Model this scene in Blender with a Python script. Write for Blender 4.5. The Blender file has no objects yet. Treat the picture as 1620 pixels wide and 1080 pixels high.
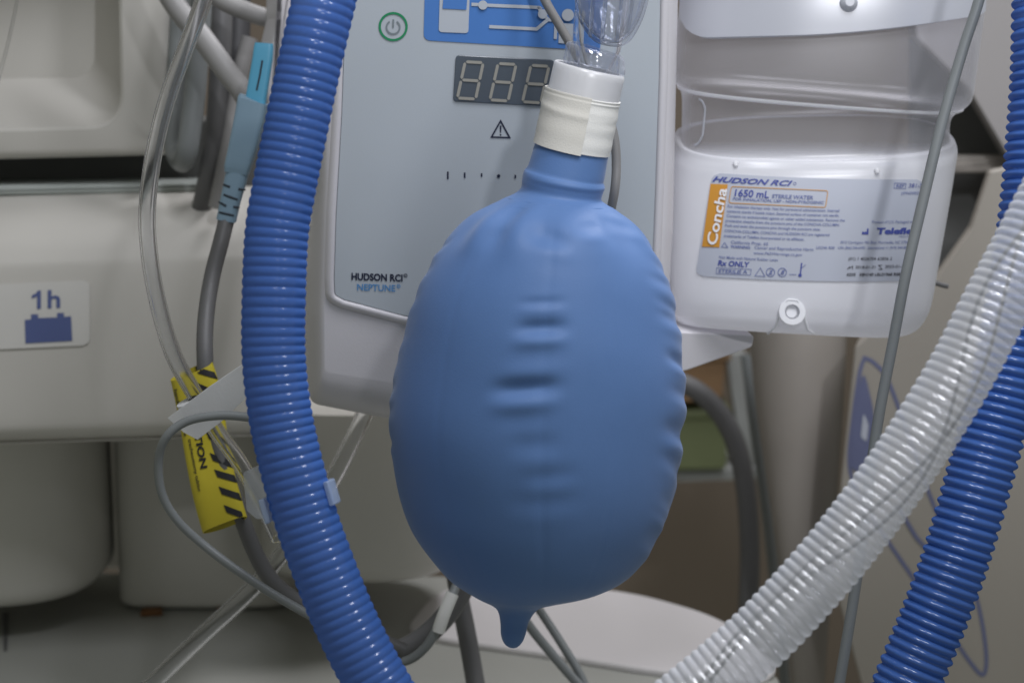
import bpy, bmesh, math, random
from mathutils import Vector, Matrix
from mathutils.bvhtree import BVHTree

random.seed(7)
scene = bpy.context.scene
COL = scene.collection
R = math.radians

# ------------------------------------------------------------------ camera
LENS, PITCH, CAMZ = 60.6, R(-10), 1.0
CAM = Vector((0, 0, CAMZ))
cam_d = bpy.data.cameras.new('Camera')
cam = bpy.data.objects.new('Camera', cam_d)
COL.objects.link(cam)
cam.location = CAM
cam.rotation_euler = (R(90) + PITCH, 0, 0)
cam_d.lens = LENS
cam_d.sensor_width = 36
cam_d.clip_start = 0.02
cam_d.clip_end = 60
cam_d.dof.use_dof = True
cam_d.dof.focus_distance = 0.775
cam_d.dof.aperture_fstop = 9
scene.camera = cam

# ------------------------------------------------------------------ light
world = bpy.data.worlds.new('World')
scene.world = world
world.use_nodes = True
bg = world.node_tree.nodes['Background']
bg.inputs['Color'].default_value = (0.86, 0.88, 0.80, 1)
bg.inputs['Strength'].default_value = 0.22


def look(o, target):
    o.rotation_euler = (Vector(target) - o.location).to_track_quat('-Z', 'Y').to_euler()


def area_lamp(name, loc, target, sx, sy, power, color):
    l = bpy.data.lights.new(name, 'AREA')
    l.shape = 'RECTANGLE'
    l.size, l.size_y, l.energy, l.color = sx, sy, power, color
    o = bpy.data.objects.new(name, l)
    COL.objects.link(o)
    o.location = loc
    look(o, target)
    return o


def spot_lamp(name, loc, target, power, color, angle, blend, radius):
    l = bpy.data.lights.new(name, 'SPOT')
    l.energy, l.color, l.spot_size, l.spot_blend, l.shadow_soft_size = power, color, R(angle), blend, radius
    o = bpy.data.objects.new(name, l)
    COL.objects.link(o)
    o.location = loc
    look(o, target)
    return o


area_lamp('overhead_lamp', (0.06, 0.40, 1.80), (0.08, 0.82, 1.12), 0.12, 0.40, 4.0, (0.92, 0.93, 1.0))
area_lamp('overhead_lamp', (0.46, 0.44, 1.80), (0.20, 0.85, 1.12), 0.12, 0.40, 4.4, (0.92, 0.93, 1.0))
area_lamp('overhead_lamp', (0.38, 1.38, 1.95), (0.12, 1.02, 0.75), 0.3, 0.3, 9.0, (0.96, 0.95, 1.0))  # added unseen lamp behind, brightens the base and backlights the bottle
spot_lamp('added_spot', (0.55, -0.9, 2.0), (0.17, 0.86, 1.16), 52, (0.93, 0.94, 1.0), 24, 1.0, 0.06)  # added unseen spot; soft cone makes brightness fall off towards the bottom

vs = scene.view_settings
vs.view_transform = 'Standard'
vs.look = 'None'
vs.exposure = 0.1
vs.gamma = 1.0
vs.use_curve_mapping = False
scene.render.engine = 'CYCLES'
scene.cycles.max_bounces = 8
scene.cycles.diffuse_bounces = 3
scene.cycles.glossy_bounces = 3
scene.cycles.transparent_max_bounces = 14
scene.cycles.transmission_bounces = 7
scene.cycles.caustics_reflective = False
scene.cycles.caustics_refractive = False
scene.cycles.use_denoising = True

# ------------------------------------------------------------------ projection helpers
FPX = 1620 * LENS / 36
FWD = Vector((0, math.cos(PITCH), math.sin(PITCH)))
UP = Vector((0, -math.sin(PITCH), math.cos(PITCH)))
RIGHT = Vector((1, 0, 0))


def ray(px, py):
    return FWD + RIGHT * ((px - 810) / FPX) - UP * ((py - 540) / FPX)


def P(px, py, d):
    return CAM + ray(px, py) * d


def mpp(d):
    return d / FPX


class Plane:
    """A flat face standing in the place; u runs right, v up, h out towards the room."""
    def __init__(s, px, py, d, yaw=0, tilt=0, roll=0):
        s.o = P(px, py, d)
        m = Matrix.Rotation(R(yaw), 3, 'Z') @ Matrix.Rotation(R(tilt), 3, 'X') @ Matrix.Rotation(R(roll), 3, 'Y')
        s.u, s.v, s.n = m @ Vector((1, 0, 0)), m @ Vector((0, 0, 1)), m @ Vector((0, -1, 0))

    def uv(s, px, py, h=0):
        r = ray(px, py)
        o = s.o + s.n * h
        t = (o - CAM).dot(s.n) / r.dot(s.n)
        w = CAM + r * t - s.o
        return (w.dot(s.u), w.dot(s.v))

    def pt(s, u, v, h=0):
        return s.o + s.u * u + s.v * v + s.n * h

    def px(s, x, y, h=0):
        return s.pt(*s.uv(x, y, h), h)


# ------------------------------------------------------------------ object helpers
def tag(o, label, cat, group=None, kind=None):
    if label:
        o['label'] = label
    if cat:
        o['category'] = cat
    if group:
        o['group'] = group
    if kind:
        o['kind'] = kind
    return o


def thing(name, label, cat, loc, group=None):
    o = bpy.data.objects.new(name, None)
    o.empty_display_size = 0.02
    COL.objects.link(o)
    o.location = loc
    return tag(o, label, cat, group)


def origin_of(parent):
    v = Vector((0, 0, 0))
    while parent is not None:
        v += parent.location
        parent = parent.parent
    return v


def mesh(name, vf, mat, parent=None, smooth=True, base=None, bevel=0, auto=None):
    """World-space verts/faces -> one mesh object."""
    verts, faces = vf
    verts = [Vector(v) for v in verts]
    if parent is None:
        if base is None:
            n = len(verts)
            base = Vector((sum(v.x for v in verts) / n, sum(v.y for v in verts) / n, min(v.z for v in verts)))
        off = Vector(base)
    else:
        off = origin_of(parent)
    me = bpy.data.meshes.new(name)
    me.from_pydata([v - off for v in verts], [], faces)
    me.validate()
    bm = bmesh.new()
    bm.from_mesh(me)
    bmesh.ops.recalc_face_normals(bm, faces=bm.faces)
    bm.to_mesh(me)
    bm.free()
    me.materials.append(mat)
    if smooth:
        me.polygons.foreach_set('use_smooth', [True] * len(me.polygons))
        me.set_sharp_from_angle(angle=R(auto or 40))
        for p in me.polygons:
            if len(p.vertices) > 8:
                p.use_smooth = False
    me.update()
    o = bpy.data.objects.new(name, me)
    COL.objects.link(o)
    if parent is None:
        o.location = off
    else:
        o.parent = parent
    if bevel:
        b = o.modifiers.new('bevel', 'BEVEL')
        b.width, b.segments, b.limit_method = bevel, 3, 'ANGLE'
    return o


def join(*vfs):
    V, F = [], []
    for v, f in vfs:
        n = len(V)
        V += list(v)
        F += [tuple(i + n for i in q) for q in f]
    return V, F


def catmull(pts, n):
    """n samples per span through pts (tuples of floats)."""
    out = []
    m = len(pts)
    for i in range(m - 1):
        p0, p1, p2, p3 = pts[max(i - 1, 0)], pts[i], pts[i + 1], pts[min(i + 2, m - 1)]
        for k in range(n):
            t = k / n
            out.append(tuple(0.5 * (2 * b + (c - a) * t + (2 * a - 5 * b + 4 * c - d) * t * t + (-a + 3 * b - 3 * c + d) * t ** 3)
                             for a, b, c, d in zip(p0, p1, p2, p3)))
    out.append(tuple(pts[-1]))
    return out


def path_px(pts, n=12):
    """Control points (px,py,depth) -> smooth 3-D path."""
    return [P(*q) for q in catmull([tuple(map(float, p)) for p in pts], n)]


def resample(path, step):
    out = [path[0].copy()]
    acc = 0.0
    s = [0.0]
    for a, b in zip(path, path[1:]):
        s.append(s[-1] + (b - a).length)
    tot = s[-1]
    n = max(2, int(tot / step))
    j = 0
    res = []
    for i in range(n + 1):
        t = tot * i / n
        while j < len(path) - 2 and s[j + 1] < t:
            j += 1
        k = (t - s[j]) / max(s[j + 1] - s[j], 1e-9)
        res.append(path[j].lerp(path[j + 1], k))
    return res, tot


def sweep(path, rad, seg=20, step=None, cap=True, squash=1.0, closed_inner=None):
    """Tube along path. rad: number or function of arc length (m). closed_inner: wall thickness for a hollow tube."""
    if step:
        path, tot = resample(path, step)
    n = len(path)
    T = []
    for i in range(n):
        t = (path[min(i + 1, n - 1)] - path[max(i - 1, 0)])
        T.append(t.normalized())
    up = -FWD
    nrm = (up - T[0] * up.dot(T[0])).normalized()
    V, F = [], []
    s = 0.0
    rings = []
    frames = []
    for i in range(n):
        if i:
            s += (path[i] - path[i - 1]).length
            nrm = (nrm - T[i] * nrm.dot(T[i])).normalized()
        b = T[i].cross(nrm)
        frames.append((path[i], nrm.copy(), b, s))
    for (c, nn, b, s) in frames:
        r = rad(s) if callable(rad) else rad
        ring = []
        for k in range(seg):
            a = 2 * math.pi * k / seg
            ring.append(len(V))
            V.append(c + nn * (math.cos(a) * r * squash) + b * (math.sin(a) * r))
        rings.append(ring)
    if closed_inner:
        for (c, nn, b, s) in reversed(frames):
            r = (rad(s) if callable(rad) else rad) - closed_inner
            ring = []
            for k in range(seg):
                a = 2 * math.pi * k / seg
                ring.append(len(V))
                V.append(c + nn * (math.cos(a) * r * squash) + b * (math.sin(a) * r))
            rings.append(ring)
        rings.append(rings[0])
    for A, B in zip(rings, rings[1:]):
        for k in range(seg):
            F.append((A[k], A[(k + 1) % seg], B[(k + 1) % seg], B[k]))
    if cap and not closed_inner:
        F.append(tuple(reversed(rings[0])))
        F.append(tuple(rings[-1]))
    return V, F


def spw(x, e):
    return math.copysign(abs(x) ** e, x)


def loft(slices, D, seg=64, sub=1, expo=2.0, smooth=False, disp=None, caps=(True, True), arc=None, grow=0.0):
    """Stack of cross-sections. slice = (Lx,Ly,Rx,Ry,depth ratio,lean deg[,depth offset m]).
    disp(theta, mx, my, t) -> outward metres."""
    sl = [tuple(map(float, s)) + ((0.0,) if len(s) == 6 else ()) for s in slices]
    if smooth:
        sl = catmull(sl, sub)
    elif sub > 1:
        o2 = []
        for a, b in zip(sl, sl[1:]):
            for k in range(sub):
                o2.append(tuple(x + (y - x) * k / sub for x, y in zip(a, b)))
        sl = o2 + [sl[-1]]
    V, F, rings = [], [], []
    e = 2.0 / expo
    for i, (lx, ly, rx, ry, ratio, lean, dz) in enumerate(sl):
        Lp, Rp = P(lx, ly, D + dz), P(rx, ry, D + dz)
        c = (Lp + Rp) / 2
        a = (Rp - Lp) / 2
        A = a.length
        au = a.normalized()
        down = au.cross(FWD).normalized()
        if down.dot(UP) > 0:
            down = -down
        b = (-FWD * math.cos(R(lean)) + down * math.sin(R(lean)))
        if grow:
            A += grow
        bl = A * ratio
        ring = []
        t = i / (len(sl) - 1)
        angs = [2 * math.pi * k / seg for k in range(seg)] if arc is None else [arc[0] + (arc[1] - arc[0]) * k / seg for k in range(seg + 1)]
        for th in angs:
            x, y = spw(math.cos(th), e), spw(math.sin(th), e)
            p = c + au * (A * x) + b * (bl * y)
            if disp:
                q = disp(th, (lx + rx) / 2, (ly + ry) / 2, t)
                nrm = (au * (math.cos(th) * ratio) + b * math.sin(th)).normalized()
                p = p + nrm * q
            ring.append(len(V))
            V.append(p)
        rings.append(ring)
    m = len(rings[0])
    for A_, B_ in zip(rings, rings[1:]):
        for k in range(m if arc is None else m - 1):
            k2 = (k + 1) % m
            F.append((A_[k], A_[k2], B_[k2], B_[k]))
    if arc is None:
        for flag, ring in zip(caps, (rings[0], rings[-1])):
            if flag:
                c = sum((V[i] for i in ring), Vector()) / m
                ci = len(V)
                V.append(c)
                for k in range(m):
                    F.append((ring[k], ring[(k + 1) % m], ci))
    return V, F


def solid_arc(slices, D, arc, thick, **kw):
    """Open lofted strip with a wall thickness."""
    vo, f = loft(slices, D, arc=arc, grow=thick, **kw)
    vi, _ = loft(slices, D, arc=arc, grow=0.0, **kw)
    n = len(vo)
    V = list(vo) + list(vi)
    F = list(f) + [tuple(i + n for i in reversed(q)) for q in f]
    seg = kw.get('seg', 64) + 1
    rows = n // seg
    for k in range(seg - 1):
        F.append((k, k + 1, k + 1 + n, k + n))
        o = (rows - 1) * seg
        F.append((o + k, o + k + 1, o + k + 1 + n, o + k + n))
    for r_ in range(rows - 1):
        a, b = r_ * seg, (r_ + 1) * seg
        F.append((a, b, b + n, a + n))
        a, b = a + seg - 1, b + seg - 1
        F.append((a, b, b + n, a + n))
    return V, F


def rpoly(pts, rad, n=8):
    """Round the corners of a polygon; rad: number or list."""
    out = []
    m = len(pts)
    for i in range(m):
        r = rad[i] if isinstance(rad, (list, tuple)) else rad
        p = Vector(pts[i])
        a, b = Vector(pts[i - 1]), Vector(pts[(i + 1) % m])
        if r <= 0:
            out += [tuple(p)] * (n + 1)
            continue
        da, db = (a - p), (b - p)
        ang = da.angle(db)
        t = min(r / math.tan(ang / 2), da.length * 0.499, db.length * 0.499)
        s_, e_ = p + da.normalized() * t, p + db.normalized() * t
        for k in range(n + 1):
            u = k / n
            # quadratic corner is close enough to an arc
            q = (1 - u) ** 2 * s_ + 2 * u * (1 - u) * p + u * u * e_
            out.append(tuple(q))
    return out


def loft_rings(rings, cap0=True, cap1=True):
    V, F = [], []
    ids = []
    for r in rings:
        ids.append(list(range(len(V), len(V) + len(r))))
        V += r
    m = len(rings[0])
    for A, B in zip(ids, ids[1:]):
        for k in range(m):
            F.append((A[k], A[(k + 1) % m], B[(k + 1) % m], B[k]))
    if cap0:
        F.append(tuple(reversed(ids[0])))
    if cap1:
        F.append(tuple(ids[-1]))
    return V, F


def inset(poly, d):
    m = len(poly)
    area = sum(poly[i][0] * poly[(i + 1) % m][1] - poly[(i + 1) % m][0] * poly[i][1] for i in range(m))
    sgn = 1 if area > 0 else -1
    out = []
    for i in range(m):
        p = Vector(poly[i])
        j = i
        a = b = None
        k = 1
        while k < m:
            a = p - Vector(poly[(i - k) % m])
            if a.length > 1e-7:
                break
            k += 1
        k = 1
        while k < m:
            b = Vector(poly[(i + k) % m]) - p
            if b.length > 1e-7:
                break
            k += 1
        n1 = Vector((-a.y, a.x)).normalized()
        n2 = Vector((-b.y, b.x)).normalized()
        nn = (n1 + n2)
        if nn.length < 1e-6:
            nn = n1
        nn.normalize()
        c = max(nn.dot(n1), 0.5)
        q = p + nn * (sgn * d / c)
        out.append((q.x, q.y))
    return out


def slab(pl, poly, h0, h1, r=0.0, steps=4):
    """Plate with outline poly (uv) from h0 (back) to h1 (front), front edge rounded by r."""
    rings = [[pl.pt(u, v, h0) for u, v in poly]]
    if r > 0:
        for k in range(steps + 1):
            a = math.pi / 2 * k / steps
            pp = inset(poly, r * (1 - math.cos(a))) if k else poly
            rings.append([pl.pt(u, v, h1 - r + r * math.sin(a)) for u, v in pp])
    else:
        rings.append([pl.pt(u, v, h1) for u, v in poly])
    return loft_rings(rings)


def px_poly(pl, pts, rad=0, n=8, h=0):
    p = [pl.uv(x, y, h) for x, y in pts]
    if isinstance(rad, (list, tuple)):
        rad = [q * PXM(pl) for q in rad]
    else:
        rad = rad * PXM(pl)
    return rpoly(p, rad, n)


def PXM(pl):
    return mpp((pl.o - CAM).dot(FWD))


def stroke(pts, w, closed=False):
    """2-D polyline -> strip of quads, width w."""
    V, F = [], []
    m = len(pts)
    for i in range(m):
        p = Vector(pts[i])
        a = Vector(pts[(i - 1) % m]) if (closed or i > 0) else None
        b = Vector(pts[(i + 1) % m]) if (closed or i < m - 1) else None
        d1 = (p - a).normalized() if a is not None else None
        d2 = (b - p).normalized() if b is not None else None
        d1 = d1 or d2
        d2 = d2 or d1
        n1, n2 = Vector((-d1.y, d1.x)), Vector((-d2.y, d2.x))
        nn = (n1 + n2).normalized()
        k = w / 2 / max(nn.dot(n1), 0.4)
        V += [tuple(p + nn * k), tuple(p - nn * k)]
    for i in range(m if closed else m - 1):
        j = (i + 1) % m
        F.append((2 * i, 2 * i + 1, 2 * j + 1, 2 * j))
    return V, F


def disc(c, r, n=28):
    return [(c[0] + r * math.cos(2 * math.pi * k / n), c[1] + r * math.sin(2 * math.pi * k / n)) for k in range(n)], [tuple(range(n))]


def poly2(pts):
    return list(pts), [tuple(range(len(pts)))]


def print_on(name, vf2, fn, mat, parent):
    """Flat print: 2-D verts mapped into the place by fn(x, y)."""
    V, F = vf2
    return mesh(name, ([fn(*v) for v in V], F), mat, parent, smooth=False)


_font_cache = {}


def text2(s, bold=0.0, shear=0.0, space=1.0):
    """Text outline: verts normalised so that x runs 0..1 over its width and y 0..1 over the cap height."""
    key = (s, bold, shear, space)
    if key in _font_cache:
        return _font_cache[key]
    c = bpy.data.curves.new('t', 'FONT')
    c.body = s
    c.size = 1.0
    c.offset = bold
    c.shear = shear
    c.space_character = space
    c.resolution_u = 3
    o = bpy.data.objects.new('t', c)
    COL.objects.link(o)
    bpy.context.view_layer.update()
    me = bpy.data.meshes.new_from_object(o.evaluated_get(bpy.context.evaluated_depsgraph_get()))
    V = [(v.co.x, v.co.y) for v in me.vertices]
    F = [tuple(p.vertices) for p in me.polygons]
    bpy.data.objects.remove(o)
    bpy.data.curves.remove(c)
    bpy.data.meshes.remove(me)
    x0, x1 = min(v[0] for v in V), max(v[0] for v in V)
    V = [((x - x0) / (x1 - x0), y / 0.73) for x, y in V]
    _font_cache[key] = (V, F)
    return V, F


# ------------------------------------------------------------------ materials
def mat(name, col, rough=0.5, var=0.05, vscale=40, bump=0.0, bscale=300, spec=0.5, metal=0.0, trans=0.0, ior=1.45,
        sss=0.0, see=0.0, thin=0.0, tint=None, coat=0.0, rvar=0.06, sheen=0.0, gloss=None, edge=0.0, gw=0.075, fill=None):
    """Principled plastic/rubber/paint with uneven colour and gloss. see = share of light passed straight through,
    thin = share scattered through a thin wall."""
    m = bpy.data.materials.new(name)
    m.use_nodes = True
    nt = m.node_tree
    N, L = nt.nodes, nt.links
    p = N['Principled BSDF']
    out = N['Material Output']
    tc = N.new('ShaderNodeTexCoord')
    nz = N.new('ShaderNodeTexNoise')
    nz.inputs['Scale'].default_value = vscale
    nz.inputs['Detail'].default_value = 5
    L.new(tc.outputs['Object'], nz.inputs['Vector'])
    mx = N.new('ShaderNodeMix')
    mx.data_type = 'RGBA'
    a = tuple(max(0, c * (1 - var)) for c in col)
    b = tuple(min(1, c * (1 + var)) for c in col)
    mx.inputs['A'].default_value = (*a, 1)
    mx.inputs['B'].default_value = (*b, 1)
    L.new(nz.outputs['Fac'], mx.inputs['Factor'])
    L.new(mx.outputs['Result'], p.inputs['Base Color'])
    rr = N.new('ShaderNodeMapRange')
    rr.inputs['From Min'].default_value = 0.3
    rr.inputs['From Max'].default_value = 0.7
    rr.inputs['To Min'].default_value = max(0.02, rough - rvar)
    rr.inputs['To Max'].default_value = min(1, rough + rvar)
    L.new(nz.outputs['Fac'], rr.inputs['Value'])
    L.new(rr.outputs['Result'], p.inputs['Roughness'])
    p.inputs['Specular IOR Level'].default_value = spec
    p.inputs['Metallic'].default_value = metal
    p.inputs['IOR'].default_value = ior
    p.inputs['Transmission Weight'].default_value = trans
    p.inputs['Coat Weight'].default_value = coat
    p.inputs['Sheen Weight'].default_value = sheen
    if sss:
        p.inputs['Subsurface Weight'].default_value = sss
        p.inputs['Subsurface Radius'].default_value = (0.004, 0.004, 0.004)
        p.inputs['Subsurface Scale'].default_value = 1.0
    if bump:
        n2 = N.new('ShaderNodeTexNoise')
        n2.inputs['Scale'].default_value = bscale
        n2.inputs['Detail'].default_value = 4
        L.new(tc.outputs['Object'], n2.inputs['Vector'])
        bp = N.new('ShaderNodeBump')
        bp.inputs['Strength'].default_value = bump
        bp.inputs['Distance'].default_value = 0.0006
        L.new(n2.outputs['Fac'], bp.inputs['Height'])
        L.new(bp.outputs['Normal'], p.inputs['Normal'])
    last = p.outputs['BSDF']
    if thin:
        t = N.new('ShaderNodeBsdfTranslucent')
        t.inputs['Color'].default_value = (*(tint or col), 1)
        ms = N.new('ShaderNodeMixShader')
        ms.inputs['Fac'].default_value = thin
        L.new(last, ms.inputs[1])
        L.new(t.outputs['BSDF'], ms.inputs[2])
        last = ms.outputs['Shader']
    if see:
        t = N.new('ShaderNodeBsdfTransparent')
        t.inputs['Color'].default_value = (*(tint or (1, 1, 1)), 1)
        ms = N.new('ShaderNodeMixShader')
        ms.inputs['Fac'].default_value = see
        if edge:
            # a wall seen edge-on is a thicker layer to look through
            lw = N.new('ShaderNodeLayerWeight')
            lw.inputs['Blend'].default_value = 0.5
            pw = N.new('ShaderNodeMath')
            pw.operation = 'POWER'
            pw.inputs[1].default_value = 2.5
            L.new(lw.outputs['Facing'], pw.inputs[0])
            mr = N.new('ShaderNodeMapRange')
            mr.inputs['To Min'].default_value = see
            mr.inputs['To Max'].default_value = see * (1 - edge)
            L.new(pw.outputs[0], mr.inputs['Value'])
            L.new(mr.outputs['Result'], ms.inputs['Fac'])
            if fill:
                # wall thickens (and water stands) below height fill[0]; fill = (low z, high z, see below)
                sx = N.new('ShaderNodeSeparateXYZ')
                L.new(tc.outputs['Object'], sx.inputs[0])
                fz = N.new('ShaderNodeMapRange')
                fz.interpolation_type = 'SMOOTHSTEP'
                fz.inputs['From Min'].default_value = fill[0]
                fz.inputs['From Max'].default_value = fill[1]
                fz.inputs['To Min'].default_value = fill[2] / see
                fz.inputs['To Max'].default_value = 1.0
                L.new(sx.outputs['Z'], fz.inputs['Value'])
                mm = N.new('ShaderNodeMath')
                mm.operation = 'MULTIPLY'
                L.new(mr.outputs['Result'], mm.inputs[0])
                L.new(fz.outputs['Result'], mm.inputs[1])
                L.new(mm.outputs[0], ms.inputs['Fac'])
        L.new(last, ms.inputs[1])
        L.new(t.outputs['BSDF'], ms.inputs[2])
        last = ms.outputs['Shader']
    if gloss is not None:
        # polished skin over the see-through wall
        g = N.new('ShaderNodeBsdfAnisotropic')
        g.inputs['Roughness'].default_value = gloss
        ms = N.new('ShaderNodeMixShader')
        ms.inputs['Fac'].default_value = gw
        L.new(last, ms.inputs[1])
        L.new(g.outputs['BSDF'], ms.inputs[2])
        last = ms.outputs['Shader']
        p.inputs['Specular IOR Level'].default_value = 0.0
    L.new(last, out.inputs['Surface'])
    return m


M = {
    'bag': mat('blue bag rubber', (0.098, 0.195, 0.42), 0.55, 0.05, 55, 0.12, 1400, spec=0.35, sheen=0.15, rvar=0.1),
    'tape': mat('white cloth tape', (0.74, 0.74, 0.71), 0.7, 0.04, 90, 0.25, 1500, spec=0.2),
    'tape2': mat('cream cloth tape', (0.66, 0.645, 0.59), 0.7, 0.05, 90, 0.25, 1500, spec=0.2),
    'bushing': mat('milky plastic', (0.97, 0.975, 1.0), 0.35, 0.02, 60, sss=0.0, thin=0.42, see=0.18, edge=0.5, tint=(1.0, 1.0, 1.0), gloss=0.3),
    'clear': mat('clear rigid plastic', (0.82, 0.85, 0.95), 0.1, 0.0, 40, thin=0.4, see=0.94, edge=0.5, tint=(0.96, 0.97, 1.0), gloss=0.05, gw=0.13),
    'clear_glassy': mat('clear moulded edge', (0.97, 0.98, 1.0), 0.04, 0.0, 40, trans=1.0, ior=1.35, rvar=0.02),
    'clear_tube': mat('clear soft tubing', (0.93, 0.935, 0.945), 0.13, 0.0, 40, trans=1.0, ior=1.36, rvar=0.03),
    'hose_blue': mat('blue hose plastic', (0.072, 0.175, 0.51), 0.26, 0.08, 60, 0.08, 500, thin=0.22, see=0.16, edge=0.4, tint=(0.30, 0.48, 0.90), gloss=0.19, gw=0.05),
    'hose_white': mat('frosted hose plastic', (0.93, 0.95, 0.99), 0.18, 0.03, 60, 0.05, 500, thin=0.40, see=0.53, edge=0.55, tint=(0.96, 0.97, 1.0), gloss=0.10, gw=0.065),
    'wire': mat('heater wire', (0.10, 0.11, 0.12), 0.5),
    'casing': mat('white device casing', (0.66, 0.645, 0.67), 0.42, 0.03, 25, 0.10, 900),
    'panel': mat('grey blue membrane panel', (0.48, 0.525, 0.565), 0.42, 0.045, 14, 0.06, 1200, rvar=0.12),
    'print_blue': mat('blue print', (0.075, 0.215, 0.56), 0.5, 0.03),
    'print_grey': mat('pale grey print', (0.50, 0.54, 0.59), 0.5, 0.03),
    'print_green': mat('green print', (0.02, 0.26, 0.11), 0.5, 0.05),
    'print_dim': mat('grey print', (0.22, 0.26, 0.28), 0.5, 0.05),
    'print_navy': mat('dark navy print', (0.012, 0.016, 0.045), 0.5, 0.05),
    'print_sky': mat('sky blue print', (0.09, 0.27, 0.55), 0.5, 0.05),
    'display': mat('dark display window', (0.095, 0.115, 0.14), 0.22, 0.06, 30),
    'segment': mat('unlit display segment', (0.36, 0.35, 0.31), 0.5, 0.05),
    'cable_grey': mat('grey cable jacket', (0.27, 0.265, 0.26), 0.5, 0.06, 60, 0.1, 700),
    'cable_mid': mat('mid grey tube', (0.20, 0.215, 0.215), 0.45, 0.06, 60, 0.1, 700),
    'cable_dark': mat('dark grey cable jacket', (0.115, 0.115, 0.115), 0.5, 0.08, 60, 0.1, 700),
    'cable_black': mat('near black cable jacket', (0.05, 0.05, 0.052), 0.5, 0.08, 60, 0.1, 700),
    'plug': mat('pale blue plug', (0.22, 0.33, 0.42), 0.42, 0.04, 60, 0.06, 700),
    'plug_bright': mat('cyan plug tip', (0.10, 0.37, 0.55), 0.38, 0.04, 60, 0.06, 700),
    'slot': mat('dark slot', (0.03, 0.045, 0.06), 0.6),
    'yellow': mat('yellow plastic label', (0.56, 0.47, 0.035), 0.45, 0.06, 60, 0.06, 600, thin=0.1),
    'black': mat('black print', (0.018, 0.018, 0.02), 0.5, 0.1),
    'adhesive': mat('frosted adhesive tape', (0.86, 0.87, 0.88), 0.4, 0.04, 90, 0.15, 800, thin=0.3, see=0.06),
    'clip': mat('frosted clip plastic', (0.50, 0.62, 0.82), 0.3, 0.03, 90, thin=0.3, see=0.42),
    'clip_clear': mat('clear clip plastic', (0.75, 0.78, 0.82), 0.25, 0.03, 90, thin=0.2, see=0.6),
    'cream': mat('cream machine casing', (0.53, 0.515, 0.475), 0.46, 0.07, 9, 0.12, 800, rvar=0.1),
    'cream_in': mat('cream recess lining', (0.50, 0.50, 0.47), 0.5, 0.04, 14, 0.12, 800),
    'rim': mat('greenish grey seal strip', (0.36, 0.39, 0.37), 0.5, 0.05),
    'gap': mat('charcoal chassis', (0.09, 0.092, 0.088), 0.6, 0.1),
    'battery': mat('slate blue print', (0.085, 0.115, 0.27), 0.5, 0.05),
    'plate': mat('label plate', (0.60, 0.59, 0.56), 0.45, 0.03),
    'drum': mat('grey cream enamel', (0.56, 0.55, 0.505), 0.45, 0.06, 10, 0.08, 400),
    'base_lit_part': mat('white lit base enamel', (0.66, 0.64, 0.64), 0.4, 0.04, 9, 0.06, 400),
    'base': mat('olive grey shaded base enamel', (0.345, 0.35, 0.32), 0.42, 0.05, 9, 0.08, 400),  # base colour darkened to stand for shade under the ventilator
    'rust': mat('rust', (0.16, 0.075, 0.03), 0.85, 0.4, 300),
    'bottle': mat('frosted bottle plastic', (0.84, 0.85, 0.88), 0.26, 0.03, 20, 0.05, 300, thin=0.30, see=0.84, edge=0.72, tint=(0.88, 0.88, 0.91), gloss=0.25, gw=0.035, fill=(P(0, 256, 0.905).z - P(0, 530, 0.905).z, P(0, 226, 0.905).z - P(0, 530, 0.905).z, 0.12)),
    'bottle_low': mat('thick frosted bottle plastic', (0.93, 0.935, 0.95), 0.28, 0.04, 20, 0.05, 300, thin=0.35, see=0.12, edge=0.7),
    'bottle_mid': mat('frosted bottle sleeve plastic', (0.60, 0.62, 0.67), 0.28, 0.03, 20, 0.05, 300, thin=0.25, see=0.22, gloss=0.25),
    'label': mat('silver grey label', (0.45, 0.475, 0.54), 0.42, 0.02, 40),
    'ink': mat('blue label ink', (0.055, 0.075, 0.30), 0.5, 0.03),
    'ink_soft': mat('soft blue label ink', (0.14, 0.17, 0.36), 0.5, 0.03),
    'ink_black': mat('black label ink', (0.05, 0.05, 0.06), 0.5, 0.03),
    'orange': mat('orange label ink', (0.58, 0.27, 0.035), 0.5, 0.03),
    'label_white': mat('white label ink', (0.80, 0.80, 0.80), 0.5, 0.02),
    'wall': mat('dull brown wall', (0.155, 0.125, 0.095), 0.8, 0.12, 3, 0.2, 60),  # dull brown backdrop
    'post': mat('warm grey post enamel', (0.30, 0.275, 0.245), 0.5, 0.05, 8),
    'cart': mat('beige cart panel', (0.33, 0.305, 0.265), 0.5, 0.05, 6, 0.08, 400),
    'cart_up': mat('grey cart housing', (0.36, 0.345, 0.34), 0.5, 0.05, 6, 0.08, 400),
    'cart_blue': mat('blue cart marking', (0.13, 0.145, 0.25), 0.5, 0.05),
    'orange_bin': mat('orange bin plastic', (0.20, 0.12, 0.06), 0.5, 0.06),
    'green_bin': mat('green bin plastic', (0.12, 0.14, 0.065), 0.5, 0.06),
    'shelf': mat('grey shelf', (0.30, 0.31, 0.30), 0.5, 0.06),
}

# ================================================================== setting
wall_pl = Plane(810, 540, 2.1)
mesh('wall', slab(wall_pl, [(-2.2, -1.2), (2.2, -1.2), (2.2, 1.6), (-2.2, 1.6)], -0.05, 0.0), M['wall'], smooth=False)
bpy.data.objects['wall']['kind'] = 'structure'

# ================================================================== trolley base (bottom of the picture)
BASE_Z = P(810, 962, 1.15).z


def on_base(px, py, z=None):
    r = ray(px, py)
    t = ((BASE_Z if z is None else z) - CAM.z) / r.z
    return CAM + r * t


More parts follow.
